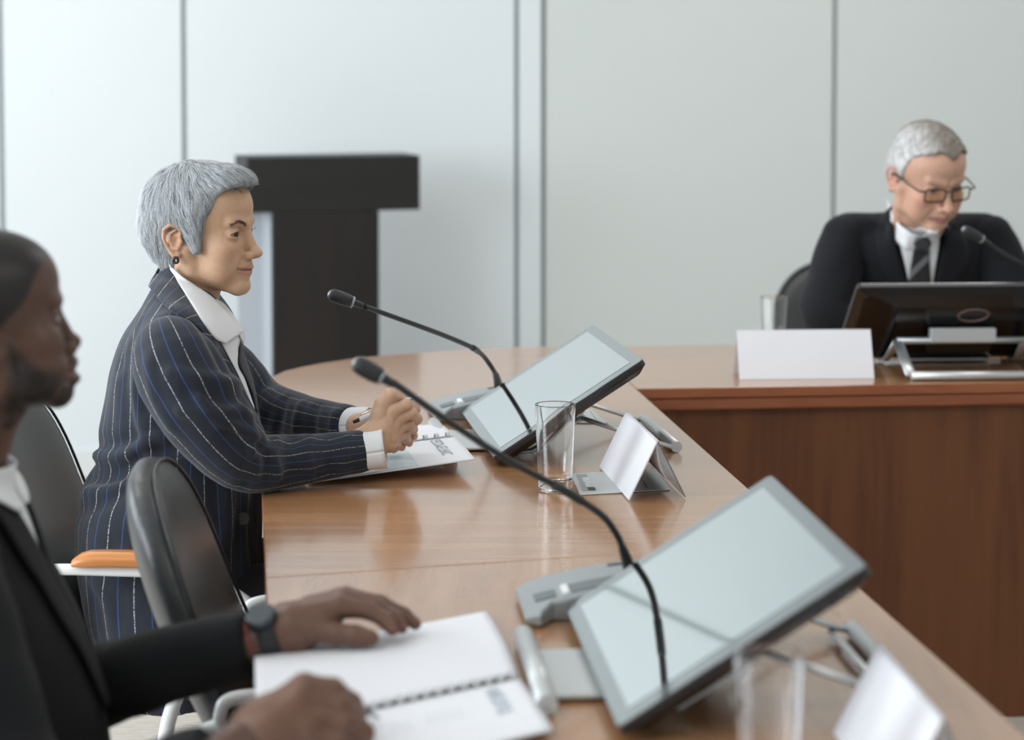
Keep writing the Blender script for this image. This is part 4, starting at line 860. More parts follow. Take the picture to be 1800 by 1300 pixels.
# ================================================================ the person in glasses across the room
def suit_man_far():
    s0 = 738; O = W(1624, 303, s0); Rm = rot(-90+23, -21, 2); sc = 1.07; base = A(1.0, 5.85, 0)
    toL = lambda P: ((P-O) @ Rm)*1000/sc
    nbW = W(1606, 425, 712); nb = toL(nbW[None])[0]
    hf = head_fn(dict(neck_to=tuple(nb), neck_r=58, jaw=3, lip=-1.5, nose=2, ala=1, smile=-2.5, fold=1.5, cheek=3, chin=2))
    fnw = lambda P: hf(toL(P))*sc/1000; skinc = (.60, .36, .26)
    V, Q = surface_nets(fnw, O+A(-.15, -.19, -.22), O+A(.15, .15, .15), .0026)
    parts = [(V, Q, skin_col(toL(V), skinc, (.45, .20, .17), (.42, .36, .31), (.62, .27, .20), browy=.9))]
    sh = {-1: W(1483, 417, 714), 1: W(1740, 417, 714)}
    arm = {-1: [sh[-1], W(1466, 490, 716), W(1447, 548, 722), W(1480, 572, 724), W(1552, 577, 722)], 1: [sh[1], W(1775, 490, 716), W(1815, 548, 722), W(1795, 572, 724), W(1730, 577, 722)]}
    def core(P):
        d = chain(P, [W(1612, 440, 712), W(1612, 560, 700), W(1612, 800, 690)], [.09, .09, .10], .05)
        for k in arm: d = smin(d, chain(P, arm[k], [.04, .035, .03, .027, .024]), .02)
        return d
    V, Q = surface_nets(core, A(.68, 5.0, .3), A(1.40, 6.1, 1.2), .010); parts.append((V, Q, np.tile(skinc, (len(V), 1))))
    for k in (-1, 1):
        w = arm[k][-1]; dx = 1 if k == -1 else -1; z0 = TOP+.016-w[2]
        f = lambda x, y, z: w+A(x*dx, y, z+z0*min(1, x/.06))
        ch = [([f(.03, -.015, .005), f(.065, -.02-.0*j, .012), f(.10, -.028+.022*j, .012), f(.122, -.028+.023*j, .0), f(.132, -.028+.023*j, -.008)], [.014, .0115, .0098, .0088, .0075]) for j in range(4)]
        ch.append(([f(.02, -.02, .0), f(.045, -.05, .0), f(.07, -.062, -.004), f(.09, -.062, -.008)], [.015, .012, .010, .0085]))
        V, Q, C = hand_mesh(ch, [(f(-.02, 0, 0), f(.03, .0, .006), .024, .026), (f(.03, -.012, .005), f(.07, -.012, .01), .024, .018), (f(.03, .016, .005), f(.07, .030, .01), .022, .015)], h=.0028, col=(.58, .35, .26)); parts.append((V, Q, C))
    V, Q, C = join_parts(parts); body = mk('person', V, Q, M['skin'], None, True, {'Col': C}, base); body.location = base
    tag(body, 'person in black suit, striped tie and glasses, looking down behind the far table', 'person')
    eyeballs(body, base, O, Rm, sc, (.10, .12, .13), look=(0, -22))
    def hairf(Q_):
        S = Q_.copy(); S[:, 1] = np.abs(S[:, 1]); x, z = Q_[:, 0], Q_[:, 2]
        d = ell(Q_, (3, 0, 35), (94, 78.5, 84)); d = smin(d, ell(Q_, (48, 0, 60), (56, 60, 46)), 12); d = smin(d, cone(S, (-40, 22, -5), (-26, 22, -45), 44, 38), 20)
        d = smin(d, cone(S, (20, 68, 20), (16, 70, -6), 9, 5), 8)
        xh = np.interp(z, [-75, -60, -30, -10, 20, 50, 66, 78, 92, 105, 160], [-20, -14, -8, 20, 27, 40, 55, 70, 92, 120, 140])+10*np.sin(Q_[:, 1]*.13+1)*(z > 55)*np.exp(-(Q_[:, 1]/60.)**2)+24*np.exp(-((Q_[:, 1]-2)/26)**2)*(z > 55)*np.clip((z-55)/10, 0, 1); d = smax(d, (x-xh)*.8, 5)
        bz = np.interp(x, [-120, -85, -60, -32, -12, 10, 30], [0, -18, -44, -58, -30, -8, 0]); d = smax(d, bz-z, 5); d = smax(d, -ell(S, (-3, 84, -15), (22, 20, 26)), 4)
        return d+.8*fbm(Q_, .2, 3)
    Vh, Qh = surface_nets(hairf, A(-110, -95, -80), A(125, 95, 140), 3.2); hv = lambda V_: O+(V_*sc/1000) @ Rm.T
    side = np.clip((Vh[:, 1]*-1-10)/50, 0, 1)[:, None]; Ch = np.array((.30, .27, .24))*(1-side)+np.array((.66, .66, .66))*side
    hair = mk('hair', hv(Vh), Qh, M['hairmat'], body, True, {'Col': np.clip(Ch+.05*fbm(Vh, .3, 1)[:, None], 0, 1)}, base)
    N = 4000; roots = Vh[rng.integers(0, len(Vh), N)]+rng.normal(0, 1, (N, 3)); sd_ = np.clip((-roots[:, 1]-10)/50, 0, 1)[:, None]
    cc = (np.array((.26, .22, .18))*(1-sd_)+np.array((.62, .62, .62))*sd_)*(.5+.8*rng.random(N))[:, None]
    def flow(P): D = np.tile(A(.55, -.55, 0), (len(P), 1)); D[:, 2] -= np.clip((60-P[:, 2])/40, 0, 1.5); D[:, 0] += .4*fbm(P, .1, 2); return D
    SV, SF, SCc = strands(hairf, roots, flow, 5, rng.uniform(2, 4.5, N), 0, 3, .5, cc, .25); mk('hair_strands', hv(SV), SF, M['hairmat'], hair, True, {'Col': SCc}, base)
    # jacket (open at the chest), sleeves
    K = [(398, 1545, 1680, .075, 714), (418, 1500, 1722, .100, 714), (445, 1486, 1742, .118, 712), (500, 1484, 1746, .125, 707), (560, 1486, 1742, .130, 700), (640, 1490, 1738, .135, 696), (760, 1486, 1742, .14, 692), (860, 1480, 1748, .15, 690)]
    zs = [W(0, k[0], k[4])[2] for k in K]; cx = [((k[1]+k[2])/2-900)/k[4] for k in K]; rx = [(k[2]-k[1])/2/k[4] for k in K]; cyy = [F/k[4] for k in K]
    def jack(P):
        d = column(P, zs, cx, cyy, rx, [k[3] for k in K], 0, 2.2)
        for k in (-1, 1): d = smin(d, cone(P, nbW+A(k*.045, .03, .02), sh[k]+A(-k*.012, .01, .010), .052, .050), .035)
        return d+.0018*fbm(P*[1, 1, .5], 26, 2)
    V, Q = surface_nets(jack, A(.66, 5.38, .55), A(1.38, 6.05, 1.24), .007); mk('jacket', V, Q, M['suit_navy'], body, True, None, base)
    for k in (-1, 1):
        kk = arm[k]; ax = catmull(kk, 16); rr_ = np.interp(np.linspace(0, 1, 16), [0, .2, .45, .62, 1], [.056, .062, .056, .050, .038])
        def fn(P): return np.maximum(chain(P, ax, rr_, .01)+.0030*fbm(P, 34, 4), (P-kk[-1]) @ ((kk[-1]-kk[-2])/np.linalg.norm(kk[-1]-kk[-2])))
        V, Q = surface_nets(fn, *bounds(kk, .10), .006); mk('sleeve', V, Q, M['suit_navy'], body, True, None, base)
        w = kk[-1]; dd = (kk[-1]-kk[-2])/np.linalg.norm(kk[-1]-kk[-2]); mb = MB().tube([w-dd*.02, w+dd*.014], .031, 24); mb.build('shirt_cuff', M['shirt'], body, True, base=base)
    zl = W(1600, 396, 722)[2]
    full = lambda P: smin(jack(P), np.minimum(np.minimum(cone(P, W(1612, 350, 722), nbW, .066, .074), cone(P, nbW, nbW-A(0, 0, .1), .070, .07)), np.maximum(fnw(P), P[:, 2]-zl)), .02)
    def drp(rows, nu, nv, lift, sd): return drape(full, px_rows(rows, nu, nv), lift, sd)
    sheet('shirt', drp([[(1572, 368), (1580, 420), (1592, 470), (1602, 520)], [(1650, 395), (1650, 430), (1644, 470), (1636, 520)]], 24, 14, .0030, 745), M['shirt'], body, base, .002)
    def direct(ra, rb, nu, nv): P_ = [catmull([W(*p) for p in r], nu) for r in (ra, rb)]; return np.array([P_[0]*(1-q)+P_[1]*q for q in np.linspace(0, 1, nv)])
    sheet('shirt_collar', direct([(1560, 350, 718), (1572, 382, 729), (1593, 404, 737), (1618, 416, 738)], [(1563, 392, 720), (1574, 418, 727), (1588, 436, 733), (1600, 441, 733)], 20, 6), M['shirt'], body, base, .003)
    sheet('shirt_collar', direct([(1621, 416, 738), (1636, 407, 736), (1651, 392, 730)], [(1634, 433, 733), (1645, 424, 731), (1657, 408, 726)], 12, 5), M['shirt'], body, base, .003)
    mt = mat('striped_dark_tie', (.02, .021, .025), .55); tc_ = nd(mt, 'ShaderNodeTexCoord'); wv_ = nd(mt, 'ShaderNodeTexWave'); wv_.bands_direction = 'DIAGONAL'; wv_.inputs['Scale'].default_value = 9.5
    mp_ = nd(mt, 'ShaderNodeMapping'); mp_.inputs['Rotation'].default_value = (0, math.radians(80), 0); lk(mt, tc_.outputs['Object'], mp_.inputs[0]); lk(mt, mp_.outputs[0], wv_.inputs['Vector'])
    rp_ = nd(mt, 'ShaderNodeValToRGB'); e = rp_.color_ramp.elements; e[0].position = .80; e[0].color = (.016, .017, .02, 1); e[1].position = .9; e[1].color = (.16, .17, .18, 1); lk(mt, wv_.outputs['Color'], rp_.inputs[0]); lk(mt, rp_.outputs[0], bsdf(mt).inputs['Base Color'])
    tie = sheet('tie', drp([[(1606, 437), (1602, 462), (1597, 490), (1594, 520)], [(1634, 437), (1634, 462), (1636, 490), (1637, 520)]], 20, 8, .007, 738), mt, body, base, .004)
    sheet('tie_knot', direct([(1609, 417, 739), (1606, 427, 740), (1611, 441, 740)], [(1630, 417, 739), (1637, 427, 740), (1631, 441, 740)], 8, 6), mt, tie, base, .006)
    for rows in ([[(1567, 362), (1570, 402), (1583, 460), (1601, 520)], [(1557, 372), (1541, 404), (1546, 455), (1578, 520)]], [[(1660, 384), (1660, 420), (1652, 465), (1640, 520)], [(1676, 384), (1696, 420), (1700, 462), (1662, 520)]]):
        sheet('lapel', drp(rows, 26, 8, .007, 745), M['suit_navy'], body, base, .004)
    hp = A(.98, 5.90, .50)
    def tr(P):
        d = cone(P, hp-A(.09, 0, 0), hp+A(.09, 0, 0), .10, .10)
        for k in (-1, 1): h_ = hp+A(.10*k, 0, 0); d = smin(d, chain(P, [h_, h_+A(.02*k, -.42, 0), h_+A(.02*k, -.40, -.44)], [.09, .066, .05], .02), .03)
        return d
    V, Q = surface_nets(tr, A(.68, 5.35, .02), A(1.3, 6.05, .66), .011); mk('trousers', V, Q, M['trouser'], body, True, None, base)
    # eyeglasses
    Lw = lambda x, y, z_: O+(A(x, y, z_)*sc/1000) @ Rm.T
    org = Lw(108, 0, -4); t = thing('eyeglasses', 'dark thin-rimmed eyeglasses worn by the person behind the far table', 'glasses', tuple(org))
    fm = mat('dark_spectacle_metal', (.03, .03, .028), .3, .6); lens = mat('spectacle_lens', (1, .97, .88), .0, 0, .5, **{'Transmission Weight': 1.0, 'IOR': 1.03})
    for sy in (-1, 1):
        c = rrect(-24, 24, -15.5, 14.5, 8, 6); pts = [Lw(109-abs(sy*33+y)*.12+abs(33)*.12*.0, sy*33+y, -7+z_) for y, z_ in c]; pts.append(pts[0]); pts.append(pts[1])
        MB().tube(pts, .0020, 8, cap=False).build('rim', fm, t, True, base=org)
        P_ = pts[:-2]; mk('lens', np.array(P_+[p+(Rm @ A(1, 0, 0))*-.0012 for p in P_]), [tuple(range(len(P_))), tuple(range(2*len(P_)-1, len(P_)-1, -1))]+[(k, (k+1) % len(P_), len(P_)+(k+1) % len(P_), len(P_)+k)[::-1] for k in range(len(P_))], lens, t, False, None, org)
        MB().tube([Lw(103, sy*58, 2), Lw(98, sy*72, 3), Lw(60, sy*78, 4), Lw(8, sy*79, 4), Lw(-8, sy*78, -4)], .0019, 8, flat=1.2).build('temple', fm, t, True, base=org)
    MB().tube([Lw(108, -10, 1), Lw(111, 0, 3), Lw(108, 10, 1)], .0017, 8).build('bridge', fm, t, True, base=org)
suit_man_far()
# ================================================================ the man in the foreground
def suit_man_near():
    s0 = 1516; O = W(-48, 572, s0); Rm = rot(25, 6, 0); sc = 1.01; base = A(O[0]-.05, O[1], 0)
    toL = lambda P: ((P-O) @ Rm)*1000/sc; nbW = W(-120, 900, 1510); nb = toL(nbW[None])[0]
    hf = head_fn(dict(neck_to=tuple(nb), neck_r=60, jaw=3, lip=5.5, nose=-3, ala=3.5, smile=0, fold=.6, cheek=0, chin=6))
    fnw = lambda P: hf(toL(P))*sc/1000; skinc = (.095, .050, .034)
    def hb(P):   # short beard adds a little volume
        Q_ = toL(P); d = hf(Q_); b = np.clip((-40-Q_[:, 2])/14, 0, 1)*np.clip((Q_[:, 0]-5)/14, 0, 1)*np.clip((Q_[:, 2]+120)/10, 0, 1); S = Q_.copy(); S[:, 1] = np.abs(S[:, 1])
        b = b*np.clip((chain(S, [(106, 0, -68), (100, 14, -68), (91, 24, -68)], [0]*3)-11)/5, 0, 1); return (d-3.5*b)*sc/1000
    V, Q = surface_nets(hb, O+A(-.17, -.15, -.24), O+A(.16, .16, .14), .0026)
    parts = [(V, Q, skin_col(toL(V), skinc, (.12, .055, .045), (.012, .010, .009), (.12, .056, .036), beard=(.014, .012, .011), buzz=(.016, .014, .014), browy=1.4))]
    fa = [W(-60, 960, 1400), W(0, 1120, 1390), W(60, 1225, 1400), W(200, 1196, 1440), W(330, 1158, 1466), W(446, 1132, 1480)]
    na = [W(-130, 950, 1660), W(-60, 1180, 1700), W(30, 1400, 1740), W(200, 1420, 1760), W(380, 1345, 1765)]
    def core(P):
        d = chain(P, [W(-120, 900, 1510), W(-120, 1000, 1510), W(-120, 1400, 1510)], [.06, .09, .10], .05)
        for k, w in ((fa, W(475, 1116, 1480)), (na, W(440, 1300, 1745))): d = smin(d, chain(P, k+[w], [.042, .038, .034, .030, .027, .0255, .0245][:len(k)+1]), .02)
        return d
    V, Q = surface_nets(core, O+A(-.42, -.42, -.72), O+A(.42, .36, -.12), .008); parts.append((V, Q, np.tile(skinc, (len(V), 1))))
    hc = (.150, .078, .052)
    f = lambda x, y, d=0: W(x, y, 1478-d)
    far_h = [([f(520, 1104), f(546, 1104, -6), f(590, 1113, -10), f(625, 1116, -12), f(652, 1121, -12)], [.021, .0165, .0125, .0115, .0095]),
             ([f(545, 1085, 0), f(598, 1066, 2), f(648, 1072, 2), f(678, 1090, 0), f(690, 1106, -4)], [.019, .0135, .0105, .0092, .0078]),
             ([f(548, 1076, 14), f(606, 1056, 14), f(660, 1066, 14), f(694, 1087, 12), f(706, 1102, 10)], [.018, .0132, .0108, .0094, .0078]),
             ([f(548, 1070, 28), f(607, 1050, 28), f(668, 1061, 30), f(708, 1080, 30), f(730, 1096, 28)], [.017, .0128, .0105, .0092, .0076]),
             ([f(545, 1068, 40), f(598, 1050, 44), f(648, 1058, 50), f(680, 1068, 52), f(700, 1078, 52)], [.016, .0118, .0090, .0080, .0068])]
    V, Q, C = hand_mesh(far_h, [(f(470, 1116), f(515, 1104), .0255, .028), (f(515, 1104), f(575, 1082, 4), .028, .020), (f(505, 1095, 12), f(585, 1068, 26), .026, .017), (f(510, 1110), f(545, 1102, -4), .024, .018)], h=.0019, col=hc); parts.append((V, Q, C))
    n = lambda x, y, d=0: W(x, y, 1735-d)
    near_h = [([n(480, 1265), n(535, 1210), n(585, 1212, 4), n(618, 1235, 12), n(632, 1252, 26)], [.022, .0155, .0118, .0102, .0085]),
              ([n(490, 1275), n(552, 1228), n(598, 1238, 0), n(624, 1262, 8), n(622, 1280, 24)], [.022, .0155, .0120, .0104, .0086]),
              ([n(495, 1290), n(556, 1258, -4), n(606, 1268, -4), n(640, 1286, 4), n(642, 1300, 18)], [.021, .0150, .0115, .0100, .0084]),
              ([n(490, 1305), n(545, 1288, -8), n(592, 1300, -8), n(620, 1314, 0), n(622, 1324, 12)], [.020, .0140, .0105, .0092, .0078]),
              ([n(470, 1255, 30), n(520, 1235, 60), n(570, 1245, 62), n(612, 1258, 50)], [.020, .015, .0118, .0095])]
    V, Q, C = hand_mesh(near_h, [(n(428, 1312), n(470, 1282), .0275, .032), (n(465, 1285), n(525, 1230), .033, .022), (n(470, 1300), n(540, 1275, -4), .032, .022), (n(470, 1272, 20), n(520, 1240, 30), .028, .020)], h=.002, col=hc); parts.append((V, Q, C))
    V, Q, C = join_parts(parts); body = mk('person', V, Q, M['skin_dark'], None, True, {'Col': C}, base); body.location = base
    tag(body, 'blurred person in black suit at the left edge, both hands on the near booklet', 'person')
    eyeballs(body, base, O, Rm, sc, (.02, .012, .008), look=(0, -4))
    K = [(835, -260, -22, .10, 1510), (870, -300, 6, .145, 1510), (920, -320, 28, .18, 1510), (1000, -330, 58, .19, 1510), (1060, -330, 88, .19, 1510), (1125, -325, 120, .185, 1510), (1250, -300, 165, .185, 1510), (1400, -300, 185, .19, 1510), (1600, -300, 190, .20, 1510)]
    zs = [W(0, k[0], k[4])[2] for k in K]; cx = [((k[1]+k[2])/2-900)/k[4] for k in K]; rx = [(k[2]-k[1])/2/k[4] for k in K]; cyc = F/1510
    def jack(P):
        d = column(P, zs, cx, cyc, rx, [k[3] for k in K], math.radians(8), 2.2)
        d = smin(d, cone(P, nbW+A(0, -.05, .005), na[0]+A(0, .03, .0), .055, .06), .04); d = smin(d, cone(P, nbW+A(0, .05, .005), fa[0]+A(0, -.02, 0), .055, .06), .04)
        return d+.0022*fbm(P*[1, 1, .5], 28, 5)
    V, Q = surface_nets(jack, A(-1.02, cyc-.32, .42), A(-.38, cyc+.34, 1.06), .0075); mk('jacket', V, Q, M['suit_black'], body, True, None, base)
    for kk, rr0 in ((fa, (.064, .062, .056, .048, .042, .038)), (na, (.066, .064, .060, .052, .042))):
        ax = catmull(kk, 18); rr_ = catmull(np.array(rr0)[:, None], 18)[:, 0]; dd = (kk[-1]-kk[-2])/np.linalg.norm(kk[-1]-kk[-2])
        V, Q = surface_nets(lambda P: np.maximum(chain(P, ax, rr_, .01)+.0030*fbm(P, 36, 7), (P-kk[-1]) @ dd), *bounds(kk, .10), .0065); mk('sleeve', V, Q, M['suit_black'], body, True, None, base)
    full = lambda P: np.minimum(jack(P), fnw(P))
    yw = math.radians(8); fd = A(math.cos(yw), math.sin(yw), 0); sdv = A(-math.sin(yw), math.cos(yw), 0)
    full = lambda P: smin(jack(P), fnw(P), .012); ax0 = W(-84, 840, 1510); fxz = lambda z_: np.interp(z_, sorted(zs), np.array(cx)[np.argsort(zs)]+np.array(rx)[np.argsort(zs)])
    zt_ = 1.47-(812-90)/1510
    def ringpt(th, t, k): drop = t*(.036+.016*math.exp(-((th*k-14)/22)**2)); d_ = fd*math.cos(math.radians(th))+sdv*math.sin(math.radians(th)); return A(ax0[0], ax0[1], zt_-drop)+d_*(.068+.02*t)
    for k in (-1, 1):
        P_ = np.array([[ringpt(k*th, t, k) for th in np.linspace(4+10*t*0, 170, 36)] for t in np.linspace(0, 1, 9)]); sheet('shirt_collar', wrap(full, P_, (.010+.005*np.linspace(0, 1, 9))[:, None]), M['shirt'], body, base, .003)
    def front(v, z_): return A(fxz(z_), cyc, z_)+sdv*v+fd*.01
    zz = np.linspace(.965, .865, 20); wv2 = lambda z_: .002+.045*max(0, (z_-.865)/.10)
    P_ = np.array([[front(wv2(z_)*q, z_) for z_ in zz] for q in np.linspace(-1, 1, 9)]); sheet('shirt', wrap(full, P_, .0035), M['shirt'], body, base, .002)
    for k in (-1, 1):
        P_ = np.array([[front(k*(wv2(z_)*.9+q*(.060*math.sin(max(.05, (z_-.68)/.30)*math.pi*.62)+.006)), z_) for z_ in np.linspace(.975, .70, 24)] for q in np.linspace(0, 1, 7)]); sheet('lapel', wrap(full, P_, .008), M['suit_black'], body, base, .004)
    hp = A(-.70, cyc, .50)
    def tr(P):
        d = cone(P, hp-A(0, .09, 0), hp+A(0, .09, 0), .10, .10)
        for k in (-1, 1): h_ = hp+A(0, .10*k, 0); d = smin(d, chain(P, [h_, h_+A(.42, .02*k, 0), h_+A(.42, .02*k, -.44)], [.09, .066, .05], .02), .03)
        return d
    V, Q = surface_nets(tr, A(-.86, cyc-.25, .02), A(-.1, cyc+.25, .64), .011); mk('trousers', V, Q, M['trouser'], body, True, None, base)
    # wristwatch and red cord
    wa, wb = W(456, 1122, 1480), W(492, 1110, 1480); wc_ = (wa+wb)/2; dd = (wb-wa)/np.linalg.norm(wb-wa)
    t = thing('wristwatch', 'dark wristwatch on the blurred wrist at the edge of the near booklet', 'watch', tuple(wc_)); u = np.cross(dd, A(0, 0, 1)); u /= np.linalg.norm(u); v = np.cross(u, dd)
    MB().tube([wc_-dd*.011, wc_-dd*.009, wc_+dd*.009, wc_+dd*.011], [.0262, .0285, .0285, .0262], 28).build('strap', M['mic_black'], t, True, base=wc_)
    n_ = v*.75-u*.0+A(0, -.4, 0); n_ -= dd*(n_ @ dd); n_ /= np.linalg.norm(n_); MB().tube([wc_+n_*.026, wc_+n_*.0345, wc_+n_*.036], [.0185, .0185, .016], 24).build('case', mat('dark_watch_case', (.05, .06, .07), .25, .5), t, True, base=wc_)
    o = MB().tube([wa-dd*.011, wa-dd*.008], .0262, 28).build('wrist_cord', mat('red_cord', (.25, .05, .04), .7), None, True, base=wa); o.location = wa; tag(o, 'thin red cord worn beside the dark wristwatch', 'bracelet')
    a, b = W(590, 1222, 1690), W(668, 1263, 1672); b[2] = max(b[2], TOP+.008); p = thing('ballpoint_pen', 'blurred silver pen in the hand over the near booklet', 'pen', tuple(a)); P_ = lambda q: a+(b-a)*q
    MB().tube([P_(-.6), P_(-.58), P_(.55), P_(.62)], [.003, .0045, .0046, .0040], 16).build('barrel', M['pen_white'], p, True, base=a)
    MB().tube([P_(.62), P_(.7), P_(1)], [.0040, .0034, .0008], 12).build('tip', M['console_dark'], p, True, base=a)
suit_man_near()
# ================================================================ chairs
def make_chair(label, x, y, rz):
    t = thing('conference_chair', label, 'chair', (x, y, 0), rz, 'black leather chairs with white arms')
    def back(P):
        z_ = P[:, 2]; u = P[:, 1]; w = P[:, 0]-(-.225-(z_-.47)*.34)-u*u*.55+.02*np.sin((z_-.5)*7); v = (z_-.665)
        hw = .222-.05*np.clip(v/.24, 0, 1)**2.5; q = (np.abs(u/hw)**3.2+np.abs(v/.225)**3.6+np.abs(w/.036)**3.0+1e-9)**(1/3.1)
        return (q-1)*.034
    V, Q = surface_nets(back, A(-.42, -.26, .40), A(-.12, .26, .94), .0065); bk = mk('backrest', V, Q, M['leather_g'], t)
    pts = []
    for a in np.linspace(0, 2*math.pi, 73):
        c, s = math.cos(a), math.sin(a); v = .222*np.sign(s)*abs(s)**(2/3.6); hw = .222-.05*max(0, v/.24)**2.5; u = hw*np.sign(c)*abs(c)**(2/3.2); z_ = .665+v
        pts.append((-.225-(z_-.47)*.34+u*u*.55-.02*math.sin((z_-.5)*7)+.019, u*.985, z_))
    MB().tube(pts, .0028, 8, cap=False).build('piping', M['leather'], bk, True)
    def seat(P): q = (np.abs((P[:, 0]-.02)/.235)**4+np.abs(P[:, 1]/.235)**4+np.abs((P[:, 2]-.43+.02*np.clip((P[:, 0]-.15)/.1, 0, 1)**2)/.038)**3+1e-9)**(1/3.6); return (q-1)*.037
    V, Q = surface_nets(seat, A(-.26, -.26, .36), A(.30, .26, .50), .009); mk('seat', V, Q, M['leather'], t)
    for sy in (-1, 1):
        yy = sy*.262
        arc = [(-.245, yy*.95, .56), (-.250, yy, .605), (-.225, yy, .628), (-.10, yy, .630), (.02, yy, .624), (.10, yy, .596), (.160, yy, .54), (.185, yy, .46), (.19, yy, .40)]
        MB().tube(catmull(arc, 60), .0095, 10, flat=.75).build('armrest_bar', M['white_metal'], t, True)
        pc = catmull([(-.165, yy, .6375), (-.10, yy, .640), (-.03, yy, .639), (.02, yy, .634), (.055, yy, .624)], 19); pT = np.gradient(pc, axis=0); pT /= np.linalg.norm(pT, axis=1)[:, None]; V = []; n = 19
        for k in range(n):
            q = k/(n-1); e_ = min(1, min(q, 1-q)*9+.2)**.5; hh = .023*e_; ww = .021*(.6+.4*e_); up = np.cross(pT[k], (0, 1, 0)); up = -up if up[2] < 0 else up
            for (dy, dz) in ((-1, 0), (-1, .55), (-.55, 1), (.55, 1), (1, .55), (1, 0)): V.append(pc[k]+A(0, dy*ww, 0)+up*dz*hh)
        Fq = [(k*6+j, (k+1)*6+j, (k+1)*6+(j+1) % 6, k*6+(j+1) % 6) for k in range(n-1) for j in range(6)]+[tuple(range(6)), tuple((n-1)*6+j for j in range(5, -1, -1))]
        o = mk('arm_pad', V, Fq, M['arm_wood'], t, True); o['label'] = 'orange wooden arm pad'; bm = bmesh.new(); bm.from_mesh(o.data); bmesh.ops.recalc_face_normals(bm, faces=bm.faces); bm.to_mesh(o.data); bm.free(); bevel(o, .004, 2, .3)
        MB().tube(catmull([(.19, yy, .40), (.20, yy, .25), (.225, yy, .012)], 14), .0125, 12).build('leg', M['white_metal'], t, True)
        MB().tube(catmull([(-.245, yy*.95, .59), (-.30, yy*.96, .56), (-.365, yy*.98, .46), (-.395, yy, .25), (-.41, yy, .012)], 24), .0115, 12).build('leg', M['white_metal'], t, True)
        MB().tube([(-.245, yy*.95, .57), (-.225, yy*.93, .40)], .012, 12).build('arm_post', M['chrome'], t, True)
    MB().tube([(.10, -.255, .385), (.10, .255, .385)], .010, 10).build('cross_bar', M['white_metal'], t, True)
    MB().tube([(-.12, -.255, .385), (-.12, .255, .385)], .010, 10).build('cross_bar', M['white_metal'], t, True)
    return t
ch0 = make_chair('empty black leather chair between the two seated people at the left', -.145, 3.20, math.radians(3))
copy_tree(ch0, (-.53, 3.90, 0), math.radians(-4), 'black leather chair with orange arm pad, under the person in pinstripes')
copy_tree(ch0, (-.75, 2.64, 0), 0, 'chair under the blurred person in black suit at the left edge')
copy_tree(ch0, (.96, 5.97, 0), math.radians(-86), 'black chair behind the person in glasses, its back seen beside their arm')
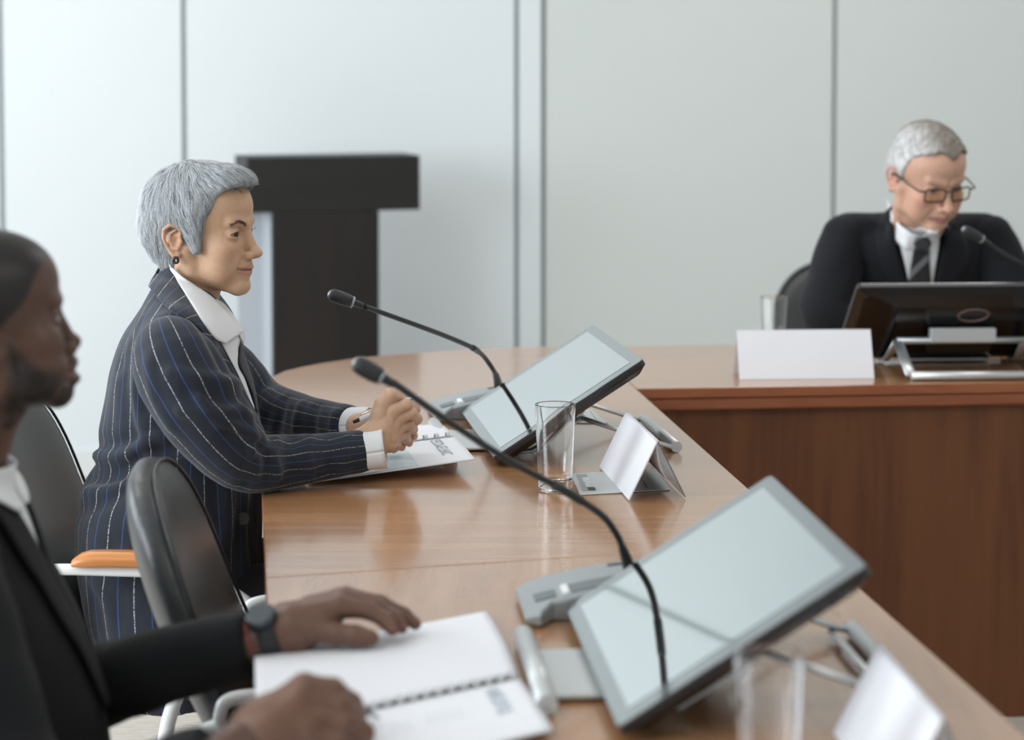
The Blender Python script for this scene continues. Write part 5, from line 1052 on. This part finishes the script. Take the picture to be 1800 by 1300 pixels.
# ================================================================ open booklets
def text_mesh(s, size, bold=0.0):
    c = bpy.data.curves.new('lettering', 'FONT'); c.body = s; c.size = size; c.offset = bold; o = bpy.data.objects.new('tmp', c); COL.objects.link(o)
    dg = bpy.context.evaluated_depsgraph_get(); me = bpy.data.meshes.new_from_object(o.evaluated_get(dg)); V = np.array([v.co[:] for v in me.vertices]); Fc = [tuple(p.vertices) for p in me.polygons]
    bpy.data.objects.remove(o); bpy.data.curves.remove(c); bpy.data.meshes.remove(me); return V, Fc
def booklet(label, near, far_, s_lift, title, blue, nrings):
    """near/far_ : functions (u,v)->world point, u along the binding 0..1, v from binding outwards 0..1"""
    b = near(.5, 0); b = A(b[0], b[1], TOP+.0005); t = thing('open_booklet', label, 'booklet', tuple(b), 0, 'ring-bound booklets lying open')
    for nm, fn in (('page', near), ('page', far_)):
        nu, nv = 30, 16; V = np.array([[fn(i/(nu-1), .03+.97*j/(nv-1)) for i in range(nu)] for j in range(nv)])
        sheet(nm, V, M['paper'], t, b, .0022, None, -1.0 if False else 0)
    for k in range(nrings):
        u = (k+.5)/nrings; c = near(u, 0); e = near(min(1, u+.01), 0)-near(max(0, u-.01), 0); e /= np.linalg.norm(e); q = near(u, .1)-near(u, 0); q /= np.linalg.norm(q); up = np.cross(e, q); up = up if up[2] > 0 else -up
        w = .0035; pts = [c+q*(.0085*math.cos(a))+up*(.0042+.0048*math.sin(a)) for a in np.linspace(-.5, math.pi+.5, 14)]
        mb = MB(); V = [p-e*w for p in pts]+[p+e*w for p in pts]; n = len(pts)
        mk('binding_ring', V, [(i, i+1, n+i+1, n+i) for i in range(n-1)], M['coil'], t, True, None, b).modifiers.new('t', 'SOLIDIFY').thickness = .0007
    # print on the near page: v runs away from the binding; text reads along v
    def patch(nm, u0, u1, v0, v1, m, lift=.0018):
        V = np.array([[near(u0+(u1-u0)*i/8, v0+(v1-v0)*j/8)+A(0, 0, lift) for i in range(9)] for j in range(9)]); nn = 9
        return mk(nm, V.reshape(-1, 3), np.array([(j*nn+i, j*nn+i+1, (j+1)*nn+i+1, (j+1)*nn+i) for j in range(8) for i in range(8)]), m, t, True, None, b)
    def put_text(nm, s, size, u0, v0, m, wu, wv, bold=0, lift=.0022):
        V, Fc = text_mesh(s, size, bold); P_ = [near(u0-y/wu, v0+x/wv)+A(0, 0, lift) for x, y, _ in V]; return mk(nm, P_, Fc, m, t, False, None, b)
    wu = np.linalg.norm(near(1, 0)-near(0, 0)); wv = np.linalg.norm(near(0, 1)-near(0, 0))
    put_text('title_print', title, s_lift['size'], s_lift['u'], s_lift['v'], M[s_lift['ink']], wu, wv, s_lift.get('bold', 0))
    if blue:
        patch('blue_panel', .30, .66, .02, .985, M['blue_print'])
        patch('blue_block', .10, .22, .55, .95, M['blue_print2'], .002)
    for (u, v0, n_, L, sz) in s_lift['lines']:
        for k in range(n_): put_text('small_print', '|'*0+'lorem'[:0]+'-'*L, sz, u-k*s_lift['pitch'], v0, M[s_lift['ink2']], wu, wv, 0, .0024)
    return t
def bil(p00, p10, p01, p11, sag=0.0):
    p00, p10, p01, p11 = [np.array(p, float) for p in (p00, p10, p01, p11)]
    return lambda u, v: (p00*(1-u)+p10*u)*(1-v)+(p01*(1-u)+p11*u)*v+A(0, 0, sag*4*v*(1-v)+.006*math.exp(-(v/.09)**2)*0)
zr = TOP+.028
Rn, Rb = W(835, 807, (807-90)/(1.47-TOP-.026)), W(797, 767, (767-90)/(1.47-TOP-.027)); Ln = G(541, 848, TOP+.004); Lb = Ln+(Rb-Rn); Lb[2] = TOP+.008
Rf, Lf = G(772, 745.5, TOP+.012), None; Lf = Lb+(Rf-Rb); Lf[2] = TOP+.004
booklet('open ring-bound booklet with pale blue printed panel under the folded hands', bil(Lb, Rb, Ln, Rn, .002), bil(Lb, Rb, Lf, Rf, .004), dict(size=.028, u=.90, v=.08, ink='ink_mid', ink2='ink', lines=[(.50, .30, 2, 9, .010), (.30, .45, 1, 14, .007), (.20, .5, 3, 12, .006)], pitch=.035), 'GEOMETRIC', True, 14)
a0, a1, b0, b1 = G(447, 1153, TOP+.008), G(855, 1075, TOP+.004), G(613, 1222, TOP+.010), G(910, 1191, TOP+.010)
Rn2 = G(972, 1283, TOP+.008); b0 = b1+(b1*0+(a0-a1)); Ln2 = Rn2+(a0-a1)*1.0
booklet('large blurred open booklet at the bottom edge, under the blurred hands', bil(b0, b1, Ln2, Rn2, .003), bil(b0, b1, a0, a1, .008), dict(size=.030, u=.90, v=.12, ink='ink_pale', ink2='ink_pale', bold=.0006, lines=[(.72, .35, 5, 10, .012), (.52, .38, 3, 10, .012)], pitch=.03), 'ABOUT', False, 20)
